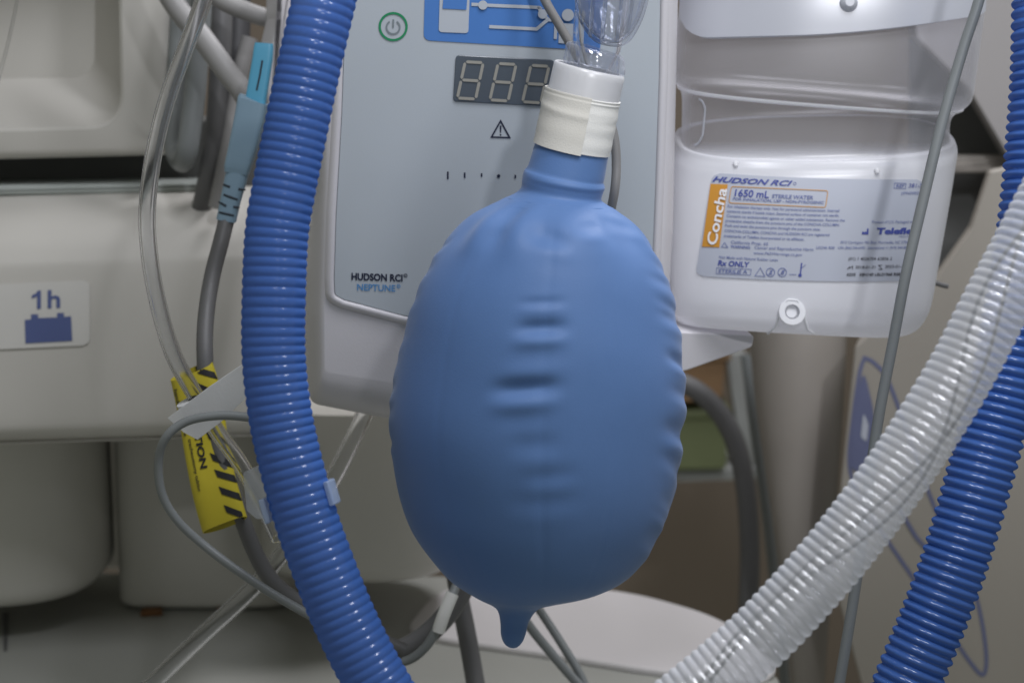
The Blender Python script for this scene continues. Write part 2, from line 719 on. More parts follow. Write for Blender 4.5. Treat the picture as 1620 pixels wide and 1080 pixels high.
def flat_slab(pts, z0, z1, r, rad=0.03):
    out = rpoly([(p.x, p.y) for p in pts], rad, 10)
    rings = [[Vector((x, y, z0)) for x, y in out]]
    for k in range(6):
        a = math.pi / 2 * k / 5
        pp = inset(out, r * (1 - math.cos(a))) if k else out
        rings.append([Vector((x, y, z1 - r + r * math.sin(a))) for x, y in pp])
    return loft_rings(rings)


tb = thing('trolley', 'cream trolley with pale rounded base plate and drum columns below the ventilator', 'trolley',
           (on_base(600, 1000).x, on_base(600, 1000).y, BASE_Z - 0.06))
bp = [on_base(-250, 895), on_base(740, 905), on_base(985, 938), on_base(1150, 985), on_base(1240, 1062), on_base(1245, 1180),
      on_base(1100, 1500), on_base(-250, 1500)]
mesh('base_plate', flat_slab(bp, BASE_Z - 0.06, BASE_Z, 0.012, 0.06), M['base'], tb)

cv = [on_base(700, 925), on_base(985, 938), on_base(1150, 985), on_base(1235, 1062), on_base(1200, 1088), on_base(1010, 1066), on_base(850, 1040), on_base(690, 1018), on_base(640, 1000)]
mesh('base_lit_part', flat_slab(cv, BASE_Z + 0.0002, BASE_Z + 0.004, 0.0035, 0.12), M['base_lit_part'], tb)  # thin pale slab painting in the lit right part of the base


def upright(name, cx, half, zt, zb, yc, ry, m, expo=2.0, parent=None, foot=0.02):
    """Rounded column: superellipse section, softened foot."""
    V = []
    rings = []
    prof = [(zt, 1.0), (zb + foot, 1.0)] + [(zb + foot * (1 - math.sin(a)), 1 - 0.10 * (1 - math.cos(a))) for a in [math.pi / 2 * k / 6 for k in range(1, 7)]]
    for z, s in prof:
        ring = []
        for k in range(72):
            a = 2 * math.pi * k / 72
            ring.append(Vector((cx + half * s * spw(math.cos(a), 2 / expo), yc + ry * s * spw(math.sin(a), 2 / expo), z)))
        rings.append(ring)
    return mesh(name, loft_rings(rings), m, parent)


def X(px, d):
    return P(px, 540, d).x


# left drum, centre column, right drum
zt = P(0, 640, 1.08).z
upright('drum', X(-20, 1.13), X(165, 1.13) - X(-20, 1.13), zt, P(0, 962, 1.075).z, 1.10, 0.075, M['drum'], 2.6, tb, 0.012)
upright('column', (X(168, 1.12) + X(455, 1.12)) / 2, (X(455, 1.12) - X(168, 1.12)) / 2, zt, BASE_Z + 0.001, 1.145, 0.05, M['drum'], 7, tb, 0.006)
upright('drum', X(575, 1.13), X(575, 1.13) - X(415, 1.13), zt, P(575, 920, 1.075).z, 1.10, 0.075, M['drum'], 2.6, tb, 0.012)
bkp = Plane(300, 800, 1.27)
mesh('light_block_panel', slab(bkp, px_poly(bkp, [(-400, 560), (690, 560), (690, 900), (-400, 900)], 10), -0.02, 0.0, 0.003), M['drum'], tb)  # added panel: blocks the rear lamp and darkens gaps between columns
# chips of rust at the foot of the column and a seam in the base plate
mesh('rust_chip', flat_slab([on_base(222, 976), on_base(257, 974), on_base(257, 967), on_base(225, 969)], BASE_Z + 0.0003, BASE_Z + 0.004, 0.001, 0.001), M['rust'], tb)
mesh('rust_chip', flat_slab([on_base(343, 966), on_base(349, 974), on_base(353, 966), on_base(350, 958)], BASE_Z + 0.0003, BASE_Z + 0.003, 0.001, 0.001), M['rust'], tb)
mesh('seam_strip', flat_slab([on_base(4, 970), on_base(13, 970), on_base(11, 1030), on_base(6, 1030)], BASE_Z + 0.0002, BASE_Z + 0.001, 0.0004, 0.0), M['cable_dark'], tb)

# ================================================================== ventilator (left)
VD = 0.99
vt = thing('ventilator', 'cream ventilator casing with recessed bay and one hour battery mark', 'ventilator', P(150, 700, 1.03))
vp = Plane(150, 120, 1.02, yaw=4, tilt=0)
# upper housing with a bay sunk into its face
outer = px_poly(vp, [(-300, -200), (268, -200), (268, 246), (-300, 260)], [0, 0, 14, 0], 10)
mouth = px_poly(vp, [(-200, -150), (190, -150), (197, 203), (-200, 214)], [30, 30, 62, 30], 10)
lip = px_poly(vp, [(-196, -146), (184, -146), (190, 196), (-196, 207)], [30, 30, 60, 30], 10)
floor_ = px_poly(vp, [(-150, -120), (150, -120), (150, 122), (-150, 128)], [20, 20, 40, 20], 10, h=-0.05)
rings = [[vp.pt(u, v, -0.13) for u, v in outer], [vp.pt(u, v, -0.006) for u, v in outer]]
for k in range(1, 5):
    a = math.pi / 2 * k / 4
    pp = inset(outer, 0.006 * (1 - math.cos(a)))
    rings.append([vp.pt(u, v, -0.006 + 0.006 * math.sin(a)) for u, v in pp])
rings.append([vp.pt(u, v, 0.0) for u, v in mouth])
rings.append([vp.pt(u, v, -0.0012) for u, v in inset(mouth, 0.0018)])
rings.append([vp.pt(u, v, -0.006) for u, v in lip])
rings.append([vp.pt(u, v, -0.05) for u, v in floor_])
mesh('upper_housing', loft_rings(rings), M['cream'], vt, auto=30)
# dark chassis gap between the housings
gp = Plane(150, 275, 1.075, yaw=4)
mesh('chassis', slab(gp, px_poly(gp, [(-300, 200), (470, 190), (470, 340), (-300, 350)], 0), -0.08, 0), M['gap'], vt, smooth=False)
# seal strip
sp = Plane(150, 300, 1.035, yaw=4)
mesh('seal_strip', slab(sp, px_poly(sp, [(-300, 299), (345, 289), (345, 304), (-300, 315)], 4), -0.05, 0, 0.002), M['rim'], vt)
# lower housing: profile swept sideways
prof = [(1.16, 306), (1.055, 308), (1.032, 316), (1.010, 342), (0.997, 375), (0.991, 408), (0.989, 440), (0.989, 560), (0.990, 660), (0.993, 686), (1.000, 698), (1.012, 703), (1.16, 700)]
prof = catmull(prof, 4)
rings = []
xs = [-320, -100, 60, 160, 240, 320, 380, 430, 452, 462, 466]
for i, x in enumerate(xs):
    e = max(0, (x - 420) / 46.0)
    ring = []
    for d, y in prof:
        yy = y - (x / 370.0) * 12 + (y - 500) * 0
        shrink = 0.028 * (1 - math.sqrt(max(0, 1 - e * e)))
        ring.append(P(x, yy + (500 - yy) * shrink * 2.0, min(1.16, d + shrink + (x - 150) * 0.00003)))
    rings.append(ring)
mesh('lower_housing', loft_rings(rings), M['cream'], vt, auto=50)
# battery plate on the lower housing
lo = bpy.data.objects['lower_housing']


def bvh_of(o):
    off = origin_of(o.parent) + o.location if o.parent else o.location
    me = o.data
    return BVHTree.FromPolygons([v.co + off for v in me.vertices], [tuple(p.vertices) for p in me.polygons])


def caster(tree, off=0.0004, fall=None):
    def fn(px, py, extra=0.0):
        r = ray(px, py).normalized()
        hit, n, i, d = tree.ray_cast(CAM, r)
        if hit is None:
            return fall(px, py)
        if n.dot(r) > 0:
            n = -n
        return hit + n * (off + extra)
    return fn


def patch(fn, w, h, t, map_px, rad_s=0.0):
    """Thin sheet laid over a surface: grid in s,t mapped to pixels then cast onto the surface, with thickness t."""
    top, bot = [], []
    for j in range(h + 1):
        for i in range(w + 1):
            x, y = map_px(i / w, j / h)
            top.append(fn(x, y, t))
            bot.append(fn(x, y, 0))
    n = len(top)
    V = top + bot
    F = []
    ww = w + 1
    for j in range(h):
        for i in range(w):
            a = j * ww + i
            F.append((a, a + 1, a + 1 + ww, a + ww))
            F.append((a + n + ww, a + 1 + ww + n, a + 1 + n, a + n))
    edge = [i for i in range(ww)] + [j * ww + w for j in range(1, h + 1)] + [h * ww + i for i in range(w - 1, -1, -1)] + [j * ww for j in range(h - 1, 0, -1)]
    for a, b in zip(edge, edge[1:] + edge[:1]):
        F.append((a, b, b + n, a + n))
    return V, F


def rounded_sheet(s, t, rs, rt):
    """Map the unit square to a rounded rectangle (corner radii rs, rt as shares of width and height)."""
    def f(a, b, ra, rb):
        # shrink a towards the middle where b is inside a corner band
        edge = min(b, 1 - b)
        if edge < rb:
            k = 1 - edge / rb
            cut = ra * (1 - math.sqrt(max(0, 1 - k * k)))
            return cut + a * (1 - 2 * cut)
        return a
    return f(s, t, rs, rt), t


lcast = caster(bvh_of(lo), 0.0003, lambda x, y: P(x, y, 0.989))


def bplate(s, t):
    s, t = rounded_sheet(s, t, 0.07, 0.10)
    return (-10 + s * 152, 450 - s * 7 + t * 103)


def at_low(dz):
    return lambda x, y: lcast(x, y, dz)


pl_o = mesh('label_plate', patch(lcast, 16, 30, 0.0007, bplate), M['plate'], vt)
V2, F2 = text2('h', bold=0.02)
print_on('lettering', ([(76 + x * 20, 487 - y * 29 - x * 1) for x, y in V2], F2), at_low(0.0011), M['battery'], pl_o)
print_on('lettering', poly2([(65.5, 488.3), (65.5, 459.5), (60.5, 459.8), (57.5, 464), (51, 467.2), (51, 472.2), (55.5, 470.6), (59.2, 468.2), (59.2, 488.6)]), at_low(0.0011), M['battery'], pl_o)
bat = [(40, 506), (50, 505), (50, 497), (61, 497), (61, 503), (91, 502), (91, 495), (102, 495), (102, 501), (113, 500), (115, 539), (41, 543)]
print_on('battery_symbol', poly2(bat), at_low(0.0011), M['battery'], pl_o)

# ================================================================== humidifier heater (centre)
dv = thing('humidifier_heater', 'white humidifier base with grey panel, digital display and blue diagram', 'humidifier', P(790, 650, 0.88))
dp = Plane(790, 300, 0.835, yaw=9, tilt=6, roll=3)
front = px_poly(dp, [(528, -150), (1052, -150), (1045, 0), (1040, 360), (1030, 520), (1000, 625), (800, 632), (640, 608), (514, 588), (513, 490), (520, 300)],
                [6, 6, 40, 40, 60, 60, 40, 40, 12, 30, 30], 8)
outl = px_poly(dp, [(500, -170), (1080, -170), (1068, 0), (1060, 360), (1050, 540), (1010, 685), (800, 690), (640, 664), (488, 634), (486, 490), (495, 300)],
               [6, 6, 40, 40, 60, 60, 40, 40, 22, 30, 30], 8, h=-0.03)
rings = [[dp.pt(u, v, -0.09) for u, v in outl], [dp.pt(u, v, -0.03) for u, v in outl]]
for k in range(1, 11):
    a = math.pi / 2 * k / 10
    w = 1 - math.cos(a) if k < 10 else 1.0
    h = -0.03 + 0.03 * math.sin(a)
    w = 0.15 * w + 0.85 * (k / 10) ** 1.6
    rings.append([dp.pt(u0 + (u1 - u0) * w, v0 + (v1 - v0) * w, h) for (u0, v0), (u1, v1) in zip(outl, front)])
# lip round the panel: groove then panel seat
pan = [(550, -120), (1046, -120), (1042, 120), (1036, 300), (1030, 455), (960, 512), (860, 524), (760, 518), (640, 499), (545, 474), (529, 466), (528, 440), (531, 340), (540, 180)]
seat = px_poly(dp, pan, [5, 5, 30, 30, 40, 30, 30, 30, 30, 12, 10, 20, 30, 30], 6)
mesh('casing', loft_rings(rings), M['casing'], dv, auto=35)
bz = inset(seat, -0.0022)
rings = [[dp.pt(u, v, -0.002) for u, v in inset(seat, -0.0052)], [dp.pt(u, v, 0.0012) for u, v in inset(seat, -0.004)],
         [dp.pt(u, v, 0.0022) for u, v in bz], [dp.pt(u, v, 0.0024) for u, v in inset(seat, -0.0010)], [dp.pt(u, v, 0.0014) for u, v in seat],
         [dp.pt(u, v, -0.002) for u, v in seat]]
mesh('bezel', loft_rings(rings, False, False), M['casing'], dv, auto=60)
pn = mesh('panel', slab(dp, inset(seat, 0.0002), -0.002, 0.0016, 0.0003, 2), M['panel'], dv)


def on_panel(dh=0.0003):
    H = 0.0016 + dh
    return lambda x, y: dp.px(x, y, H)


def pr(name, vf, m, dh=0.0003, parent=None):
    return print_on(name, vf, on_panel(dh), M[m], parent or pn)


def arc_pts(c, r, a0, a1, n=40):
    return [(c[0] + r * math.cos(R(a0 + (a1 - a0) * k / n)), c[1] - r * math.sin(R(a0 + (a1 - a0) * k / n))) for k in range(n + 1)]


# power key
pr('power_ring', stroke(arc_pts((622, 42.5), 21.3, 0, 360 - 9), 3.6, True), 'print_green')
pr('power_symbol', stroke(arc_pts((622, 43.5), 10.5, 122, 418), 2.6), 'print_dim')
pr('power_symbol', stroke([(622.3, 31), (622, 44)], 2.8), 'print_dim')
# blue diagram
pr('diagram_field', poly2(rpoly([(674, -80), (960, -74), (952, 81), (670, 64)], [8, 8, 8, 12])), 'print_blue')
jar = rpoly([(697, -40), (744, -38), (741, 53), (694, 51)], [4, 4, 6, 6])
pr('diagram_jar', poly2(jar), 'print_grey', 0.0006)
pr('diagram_water', poly2(rpoly([(703, -20), (740, -19), (738, 16), (700, 14)], 1)), 'print_blue', 0.0009)
pr('diagram_tube', stroke(catmull([(746, 7.2), (790, 9.5), (848, 12), (853, 14), (858, 22)], 6), 5.2), 'print_grey', 0.0006)
pr('diagram_tube', stroke([(774, 42.5), (849, 46.3), (866.5, 31.5), (882, 32)], 5.2), 'print_grey', 0.0007)
pr('diagram_tube', stroke([(858, 22), (867, 31)], 5.2), 'print_grey', 0.0008)
for c, r in (((764, 8.4), 7.3), ((858.5, 22.5), 7.5), ((898.5, 24.2), 9.6)):
    pr('diagram_dot', disc(c, r), 'print_grey', 0.0010)
pr('diagram_figure', poly2([(877, 37), (882, 37.5), (881, 62.5), (876, 62)]), 'print_grey', 0.0006)
pr('diagram_figure', poly2([(884.5, 37), (907, 38), (906, 70), (883.5, 68.5)]), 'print_grey', 0.0006)
# display
ds = px_poly(dp, [(721, 87), (877, 95), (871, 168.5), (716.5, 160)], [7, 7, 7, 7], 6, h=0.0016)
dis = mesh('display', slab(dp, ds, 0.0017, 0.0024, 0.0003, 2), M['display'], pn)


def on_disp(x, y):
    return dp.px(x, y, 0.0027)


for (tl, tr, br, bl) in (((736, 98), (764.5, 99.6), (752.5, 157), (723.5, 155.3)), ((788, 100.8), (816.5, 102.4), (803.8, 160), (775, 158.2)), ((840, 103.6), (868.5, 105.3), (855.5, 163), (826.5, 161.3))):
    tl, tr, br, bl = map(Vector, (tl, tr, br, bl))
    ml, mr = (tl + bl) / 2, (tr + br) / 2
    ins = 2.6
    parts = []
    for a, b in ((tl, tr), (ml, mr), (bl, br), (tl, ml), (ml, bl), (tr, mr), (mr, br)):
        d = (b - a).normalized()
        n = Vector((-d.y, d.x))
        p, q = a + d * 1.0, b - d * 1.0
        wv = 2.3
        seg_ = [p, p + d * 2.2 + n * wv, q - d * 2.2 + n * wv, q, q - d * 2.2 - n * wv, p + d * 2.2 - n * wv]
        parts.append(([tuple(s) for s in seg_], [(0, 1, 2, 3, 4, 5)]))
    print_on('digit', join(*parts), on_disp, M['segment'], dis)['kind'] = 'stuff'
# warning triangle, setting marks, name
pr('warning_triangle', stroke([(792, 191.5), (777.5, 217), (806.5, 218)], 2.4, True), 'print_navy')
pr('warning_mark', poly2([(790.6, 199), (793.4, 199), (792.8, 210), (791.2, 210)]), 'print_navy')
pr('warning_mark', disc((792, 213.6), 1.4, 12), 'print_navy')
for x, y, h in ((708.5, 277.5, 12), (735.2, 277.3, 8.5), (762, 277, 5.5), (815.2, 279.6, 5.5)):
    pr('setting_mark', stroke([(x, y - h / 2), (x, y + h / 2)], 2.6), 'print_navy')
pr('setting_mark', disc((788.8, 278.6), 2.7, 16), 'print_navy')


def text_px(s, x0, y0, x1, y1, cap, bold=0.0, shear=0.0, space=1.0):
    V, F = text2(s, bold, shear, space)
    return [(x0 + (x1 - x0) * x, y0 + (y1 - y0) * x - y * cap) for x, y in V], F


pr('lettering', text_px('HUDSON RCI', 556, 442.4, 637, 445.0, 11, 0.035), 'print_navy')
pr('lettering', text_px('NEPTUNE', 565, 459, 625.5, 461, 10.6, 0.02), 'print_sky')
for cx, cy, m in ((641.5, 435.8, 'print_navy'), (630.5, 452.6, 'print_sky')):
    pr('registered_mark', stroke(arc_pts((cx, cy), 2.6, 0, 345, 14), 1.0, True), m)
    pr('registered_mark', text_px('R', cx - 1.1, cy + 1.5, cx + 1.3, cy + 1.5, 3.0), m)
# bottle shelf sticking out on the right under the bottle
shp = Plane(1100, 560, 0.885, yaw=9, tilt=6, roll=2)
mesh('bottle_shelf', slab(shp, px_poly(shp, [(960, 520), (1194, 530), (1190, 549), (1090, 585), (1000, 612), (960, 612)], [2, 8, 8, 16, 10, 2], 6), -0.05, 0.0, 0.0008), M['casing'], dv)

# ================================================================== water bottle (right)
BD = 0.905
bt = thing('water_bottle', 'frosted plastic sterile water bottle with printed grey label', 'bottle', P(1265, 530, BD))
LN = 9
# one blown shell from foot to shoulder to the hanger end
low = [(1112, 516, 1398, 532, 0.50, 4), (1080, 512, 1426, 529, 0.56, 4), (1063, 500, 1446, 519, 0.58, 4), (1057, 484, 1459, 501, 0.59, 5), (1054, 458, 1468, 475, 0.6, 6),
       (1054, 400, 1479, 412, 0.6, 9), (1058, 310, 1496, 310, 0.6, 15), (1062, 256, 1505, 250, 0.6, 20), (1064, 240, 1507.5, 232, 0.6, 22), (1066, 230, 1507, 222, 0.595, 22.5),
       (1069, 221, 1504, 213, 0.585, 23), (1074, 221, 1500, 211, 0.56, 23), (1079, 221, 1497, 208, 0.545, 23)]
up = [(1079, 221, 1497, 208, 0.545, 22), (1080, 200, 1497, 191, 0.54, 20), (1080, 160, 1501, 181, 0.54, 16), (1077, 144, 1507, 175, 0.552, 15), (1070, 134, 1517, 169, 0.573, 14.5), (1065, 126, 1527, 160, 0.586, 14),
      (1064, 115, 1532, 149, 0.59, 14), (1066, 90, 1537, 117, 0.59, 13), (1070, 50, 1544, 60, 0.585, 12), (1076, 10, 1550, 12, 0.58, 10), (1080, -60, 1553, -60, 0.57, 10), (1085, -160, 1556, -160, 0.56, 8)]
lb = mesh('shell', loft(low + up[1:], BD, seg=120, sub=6, expo=2.8, smooth=True), M['bottle'], bt, auto=80)
# rib where the upper body ends, bead on the shoulder
bead_up = [(1073, 139.5, 1512, 172.5, 0.566, 14.8), (1070, 136.2, 1515.5, 170.7, 0.574, 14.7), (1069, 133.5, 1517, 168.8, 0.575, 14.5)]
mesh('rib', solid_arc(bead_up, BD, (0.12, math.pi - 0.12), 0.0006, seg=90, sub=2, expo=2.8), M['bottle_low'], bt, auto=60)
bcast_low = caster(bvh_of(lb), 0.0004, lambda x, y: P(x, y, BD - 0.04))
bcast_up = caster(bvh_of(lb), 0.0004, lambda x, y: P(x, y, BD - 0.04))
# hanger sleeve over the upper part: thick outer front with an arched lower edge
def sleeve(s, t):
    x = 1086 + s * (1556 - 1086)
    yb = 62 - 12 * max(0, (x - 1130) / 400) ** 1.0 - 26 * max(0, (x - 1250) / 300) ** 2
    if x < 1125:
        yb -= 38 * (1 - math.sqrt(max(0, 1 - ((1125 - x) / 40) ** 2)))
    if x > 1535:
        yb -= 12 * ((x - 1535) / 21) ** 2
    return (min(x, 1549 - 0 * t), -140 + (yb + 140) * t)


mesh('shoulder_sleeve', patch(bcast_up, 60, 30, 0.0035, sleeve), M['bottle_mid'], bt, auto=60)
c = bcast_up(1340, 8, 0.004)
mesh('moulded_dimple', sweep([c, c - FWD * 0.0016, c - FWD * 0.0026, c - FWD * 0.003], lambda t_: 0.0045 - 250 * t_ * t_, 20), M['bottle_mid'], bt)
# handle recess frame on the waist
hand = rpoly([(1080, 146), (1112, 158), (1117, 172), (1113, 214), (1104, 232), (1084, 228)], [4, 14, 14, 14, 14, 4], 8)
hp = [bcast_up(x, y, 0.0003) for x, y in hand]
mesh('handle_edge', sweep(hp[10:-12], 0.0005, 8), M['bottle_mid'], bt)
# little mould nubs and the hanging boss
for x, y in ((1164, 258), (1387, 269)):
    c = bcast_low(x, y)
    mesh('mould_nub', sweep([c, c - FWD * 0.0012 - UP * 0.002], lambda s: 0.0016 - s * 0.3, 10), M['bottle_low'], bt)
c = bcast_low(1252, 494)
nn = (-FWD + UP * 0.15).normalized()
mesh('boss', sweep([c - nn * 0.002, c + nn * 0.0026], 0.0066, 28, closed_inner=0.0028), M['bottle_low'], bt)
mesh('boss_pin', sweep([c - nn * 0.002, c + nn * 0.0004], 0.0026, 20), M['bottle_low'], bt)
mesh('boss_arch', sweep([bcast_low(x, y, 0.0003) for x, y in ((1215, 525), (1226, 516), (1232, 500), (1236, 482), (1247, 474), (1260, 475), (1270, 486), (1273, 505), (1278, 520), (1288, 526))], 0.0007, 8), M['bottle_low'], bt)


# label on the lower body
def lab_px(s, t):
    top = 274 + 24 * s - 14 * s * s
    bot = 436 + 24 * s - 16 * s * s
    xl, xr = 1128 - 27 * t, 1461 - 29 * t
    return (xl + (xr - xl) * s, top + (bot - top) * t)


def lab_st(px, py):
    s, t = 0.5, 0.5
    for _ in range(12):
        xl, xr = 1128 - 27 * t, 1461 - 29 * t
        s = (px - xl) / (xr - xl)
        top = 274 + 24 * s - 14 * s * s
        bot = 436 + 24 * s - 16 * s * s
        t = (py - top) / (bot - top)
    return s, t


def lab_round(s, t):
    return lab_px(*rounded_sheet(s, t, 0.035, 0.075))


lab = mesh('label', patch(bcast_low, 44, 40, 0.0003, lab_round), M['label'], bt)


def zx(x, y):
    return 1090 + x / 4.2632, 260 + y / 4.265


def lprint(name, V, F, m, dz=0.0006):
    """V given in the label's own s,t."""
    return mesh(name, ([bcast_low(*lab_px(s, t), dz) for s, t in V], F), M[m], lab, smooth=False)


def ltext(s, x0, y0, x1, cap, m='ink_soft', bold=0.0, shear=0.0, space=1.0, name='lettering'):
    s0, t0 = lab_st(*zx(x0, y0))
    s1, _ = lab_st(*zx(x1, y0 + (x1 - x0) * 0.042))
    ht = cap / 4.265 / 162.0
    V, F = text2(s, bold, shear, space)
    return lprint(name, [(s0 + (s1 - s0) * x, t0 - y * ht) for x, y in V], F, m)


def lstroke(pts, w, m, closed=False, name='printed_line'):
    src = list(pts) + ([pts[0]] if closed else [])
    fine = []
    for a, b in zip(src, src[1:]):
        k = max(1, int(math.hypot(b[0] - a[0], b[1] - a[1]) / 25))
        fine += [(a[0] + (b[0] - a[0]) * i / k, a[1] + (b[1] - a[1]) * i / k) for i in range(k)]
    fine = fine if closed else fine + [src[-1]]
    V, F = stroke([zx(*p) for p in fine], w / 4.26, closed)
    return lprint(name, [lab_st(*v) for v in V], F, m)


def lpoly(pts, m, name='printed_mark', dz=0.0006):
    return lprint(name, [lab_st(*zx(*p)) for p in pts], [tuple(range(len(pts)))], m, dz)


ltext('HUDSON RCI', 160, 118, 695, 36, 'ink', 0.03, 0.35)
lstroke(arc_pts((712, 132), 9, 0, 345, 14), 3, 'ink', True, 'registered_mark')
def band(s, t):
    x, y = zx(150 + 114 * s - 57 * t, 134 + 4 * s + 422 * t)
    return x, y


mesh('orange_band', patch(bcast_low, 10, 24, 0.0006, band), M['orange'], lab)
# vertical brand word, reading upwards
V, F = text2('Concha', 0.02, 0.15)
s0, t0 = lab_st(*zx(188, 545))
lprint('lettering', [(s0 - y * 0.048 + (t0 - (t0 - x * 0.545)) * 0.012, t0 - x * 0.545) for x, y in V], F, 'label_white', 0.0011)
lstroke(rpoly([(288, 152), (936, 180), (918, 292), (270, 262)], [18] * 4), 5, 'orange', True, 'printed_frame')
ltext('1650 mL', 308, 216, 538, 48, 'ink', 0.02)
ltext('STERILE WATER', 558, 228, 835, 26, 'ink_soft', 0.02)
ltext('FOR INHALATION, USP - NON-PYROGENIC', 297, 242, 905, 19, 'ink_soft', 0.02)
for (s, x0, y0, x1) in (
        ('For inhalation therapy only. Not for parenteral administration. Internal', 262, 292, 1010),
        ('contents sterile if bottle intact. External surface of container not sterile.', 258, 324, 1010),
        ('Contains no antimicrobial agents or other added substances. Remove the', 255, 356, 1047),
        ('protective sheaths from the puncture pins of the CONCHA-COLUMN.', 249, 388, 1012),
        ('Push and twist the puncture pins through the puncture sites.', 245, 420, 884),
        ('CONCHA-COLUMN, CONCHA and HUDSON RCI are registered', 241, 456, 943),
        ('trademarks of Teleflex Incorporated or its affiliates.', 236, 490, 775)):
    ltext(s, x0, y0, x1, 19, 'ink_soft', 0.008)
lstroke([(243, 528), (222, 558), (264, 562)], 4, 'ink_soft', True, 'warning_triangle')
ltext('California Prop. 65', 283, 534, 532, 21, 'ink_soft', 0.008)
ltext('WARNING:', 280, 563, 415, 19, 'ink_soft', 0.03)
ltext('Cancer and Reproductive Harm', 440, 570, 835, 21, 'ink_soft', 0.005)
ltext('www.P65Warnings.ca.gov', 435, 606, 760, 19, 'ink_soft', 0.005)
ltext('Not Made with Natural Rubber Latex', 205, 634, 600, 19, 'ink_soft', 0.005)
ltext('Rx ONLY', 198, 682, 405, 36, 'ink', 0.03)
lstroke([(190, 697), (420, 708), (415, 747), (187, 736)], 3.5, 'ink_soft', True, 'printed_frame')
ltext('STERILE', 200, 729, 345, 24, 'ink_soft', 0.02)
ltext('A', 362, 735, 392, 24, 'ink_soft', 0.02)
lstroke([(352, 705), (349, 744)], 3.5, 'ink_soft')
lstroke([(481, 697), (445, 752), (512, 756)], 4, 'ink_soft', True, 'warning_triangle')
for cx in (549, 628):
    lstroke(arc_pts((cx, 728), 28, 0, 345, 24), 5, 'ink_soft', True, 'printed_symbol')
    lstroke([(cx - 19, 748), (cx + 19, 708)], 4, 'ink_soft', False, 'printed_symbol')
ltext('2', 540, 742, 560, 30, 'ink_soft', 0.02)
ltext('8', 619, 742, 639, 30, 'ink_soft', 0.02)
lstroke([(758, 665), (749, 742)], 9, 'ink', False, 'thermometer_symbol')
lpoly(disc((747, 748), 12, 18)[0], 'ink', 'thermometer_symbol')
lstroke([(757, 700), (785, 676)], 4, 'ink_soft', False, 'thermometer_symbol')
lstroke([(675, 742), (722, 744)], 4, 'ink_soft')
lstroke([(1382, 128), (1458, 130), (1455, 165), (1379, 163)], 3.5, 'ink_soft', True, 'printed_frame')
ltext('REF', 1392, 157, 1445, 22, 'ink_soft', 0.02)
ltext('381-50', 1475, 159, 1585, 30, 'ink', 0.0)
ltext('(IPN000217)', 1425, 205, 1580, 20, 'ink_soft')
ltext('Product of U.S. Packaged in U.S.', 1230, 398, 1540, 20, 'ink_soft')
lpoly([(1162, 472), (1166, 452), (1182, 460), (1184, 452), (1194, 458), (1197, 433), (1208, 434), (1206, 474)], 'ink', 'maker_symbol')
ltext('Teleflex', 1258, 470, 1545, 42, 'ink', 0.045)
ltext('MEDICAL', 1410, 492, 1490, 11, 'ink_soft')
ltext('3015 Carrington Mill Blvd, Morrisville, NC 27560', 1016, 535, 1478, 20, 'ink_soft')
ltext('USA (866) 246-6990 - International +1 (919) 544-8000', 1002, 570, 1478, 18, 'ink_soft', 0.005)
ltext('L02346 R00', 855, 570, 977, 19, 'ink_soft', 0.005)
ltext('(01) 1 4026704 62836 2', 1072, 646, 1360, 21, 'ink_black', 0.005)
ltext('2018-01-31', 1118, 702, 1250, 20, 'ink_black', 0.005)
lstroke([(1065, 708), (1080, 690), (1080, 700), (1100, 686), (1100, 708)], 4, 'ink_black', False, 'printed_symbol')
ltext('2023-01-31', 1316, 698, 1448, 20, 'ink_black', 0.005)
lstroke([(1272, 708), (1298, 708), (1274, 680), (1297, 680)], 4, 'ink_black', False, 'printed_symbol')
ltext('6205', 1060, 752, 1118, 20, 'ink_black', 0.02)
ltext('58H140 LBL01968 R08', 1145, 752, 1416, 20, 'ink_black', 0.02)

# ================================================================== breathing bag
GD = 0.75
bagt = thing('breathing_bag', 'inflated blue rubber breathing bag with wrinkled seams hanging from taped neck', 'breathing bag', P(812, 1024, GD))
body = [(866, 160, 973, 186, 0.98, 13), (856, 192, 968, 216, 0.98, 13), (847, 224, 962, 250, 0.98, 13), (838, 254, 957, 280, 0.98, 13), (834, 264, 955, 289, 0.98, 12.5),
        (829.5, 269, 956, 293, 0.99, 12), (827.5, 275, 957, 298, 1.0, 12), (826, 284, 954, 306, 0.98, 12), (824, 297, 951.5, 316, 0.98, 11), (814, 306, 957, 322, 0.98, 10), (790, 318, 975, 334, 0.95, 8),
        (745, 343, 1004, 358, 0.9, 6), (707, 384, 1030, 393, 0.88, 4), (680, 428, 1049, 435, 0.87, 3), (657, 478, 1063, 482, 0.86, 2), (640, 536, 1073, 537, 0.86, 2),
        (628, 595, 1078, 594, 0.86, 1), (621, 655, 1079, 650, 0.86, 1), (623, 716, 1075, 708, 0.86, 0), (633, 776, 1066, 766, 0.86, 0), (653, 834, 1050, 822, 0.87, 0),
        (681, 879, 1027, 870, 0.88, 0), (713, 917, 994, 912, 0.9, 0), (752, 943, 948, 937, 0.93, 0), (779, 957, 893, 950, 0.96, 0), (788, 967, 856, 960, 1, 0),
        (791.5, 984, 838, 980, 1, 0), (792.5, 1003, 832, 1001, 1, 0), (797, 1016, 827, 1014, 1, 0), (804, 1022.5, 820, 1022, 1, 0), (810.5, 1024.5, 814, 1024.5, 1, 0)]
FRONT = math.pi / 2
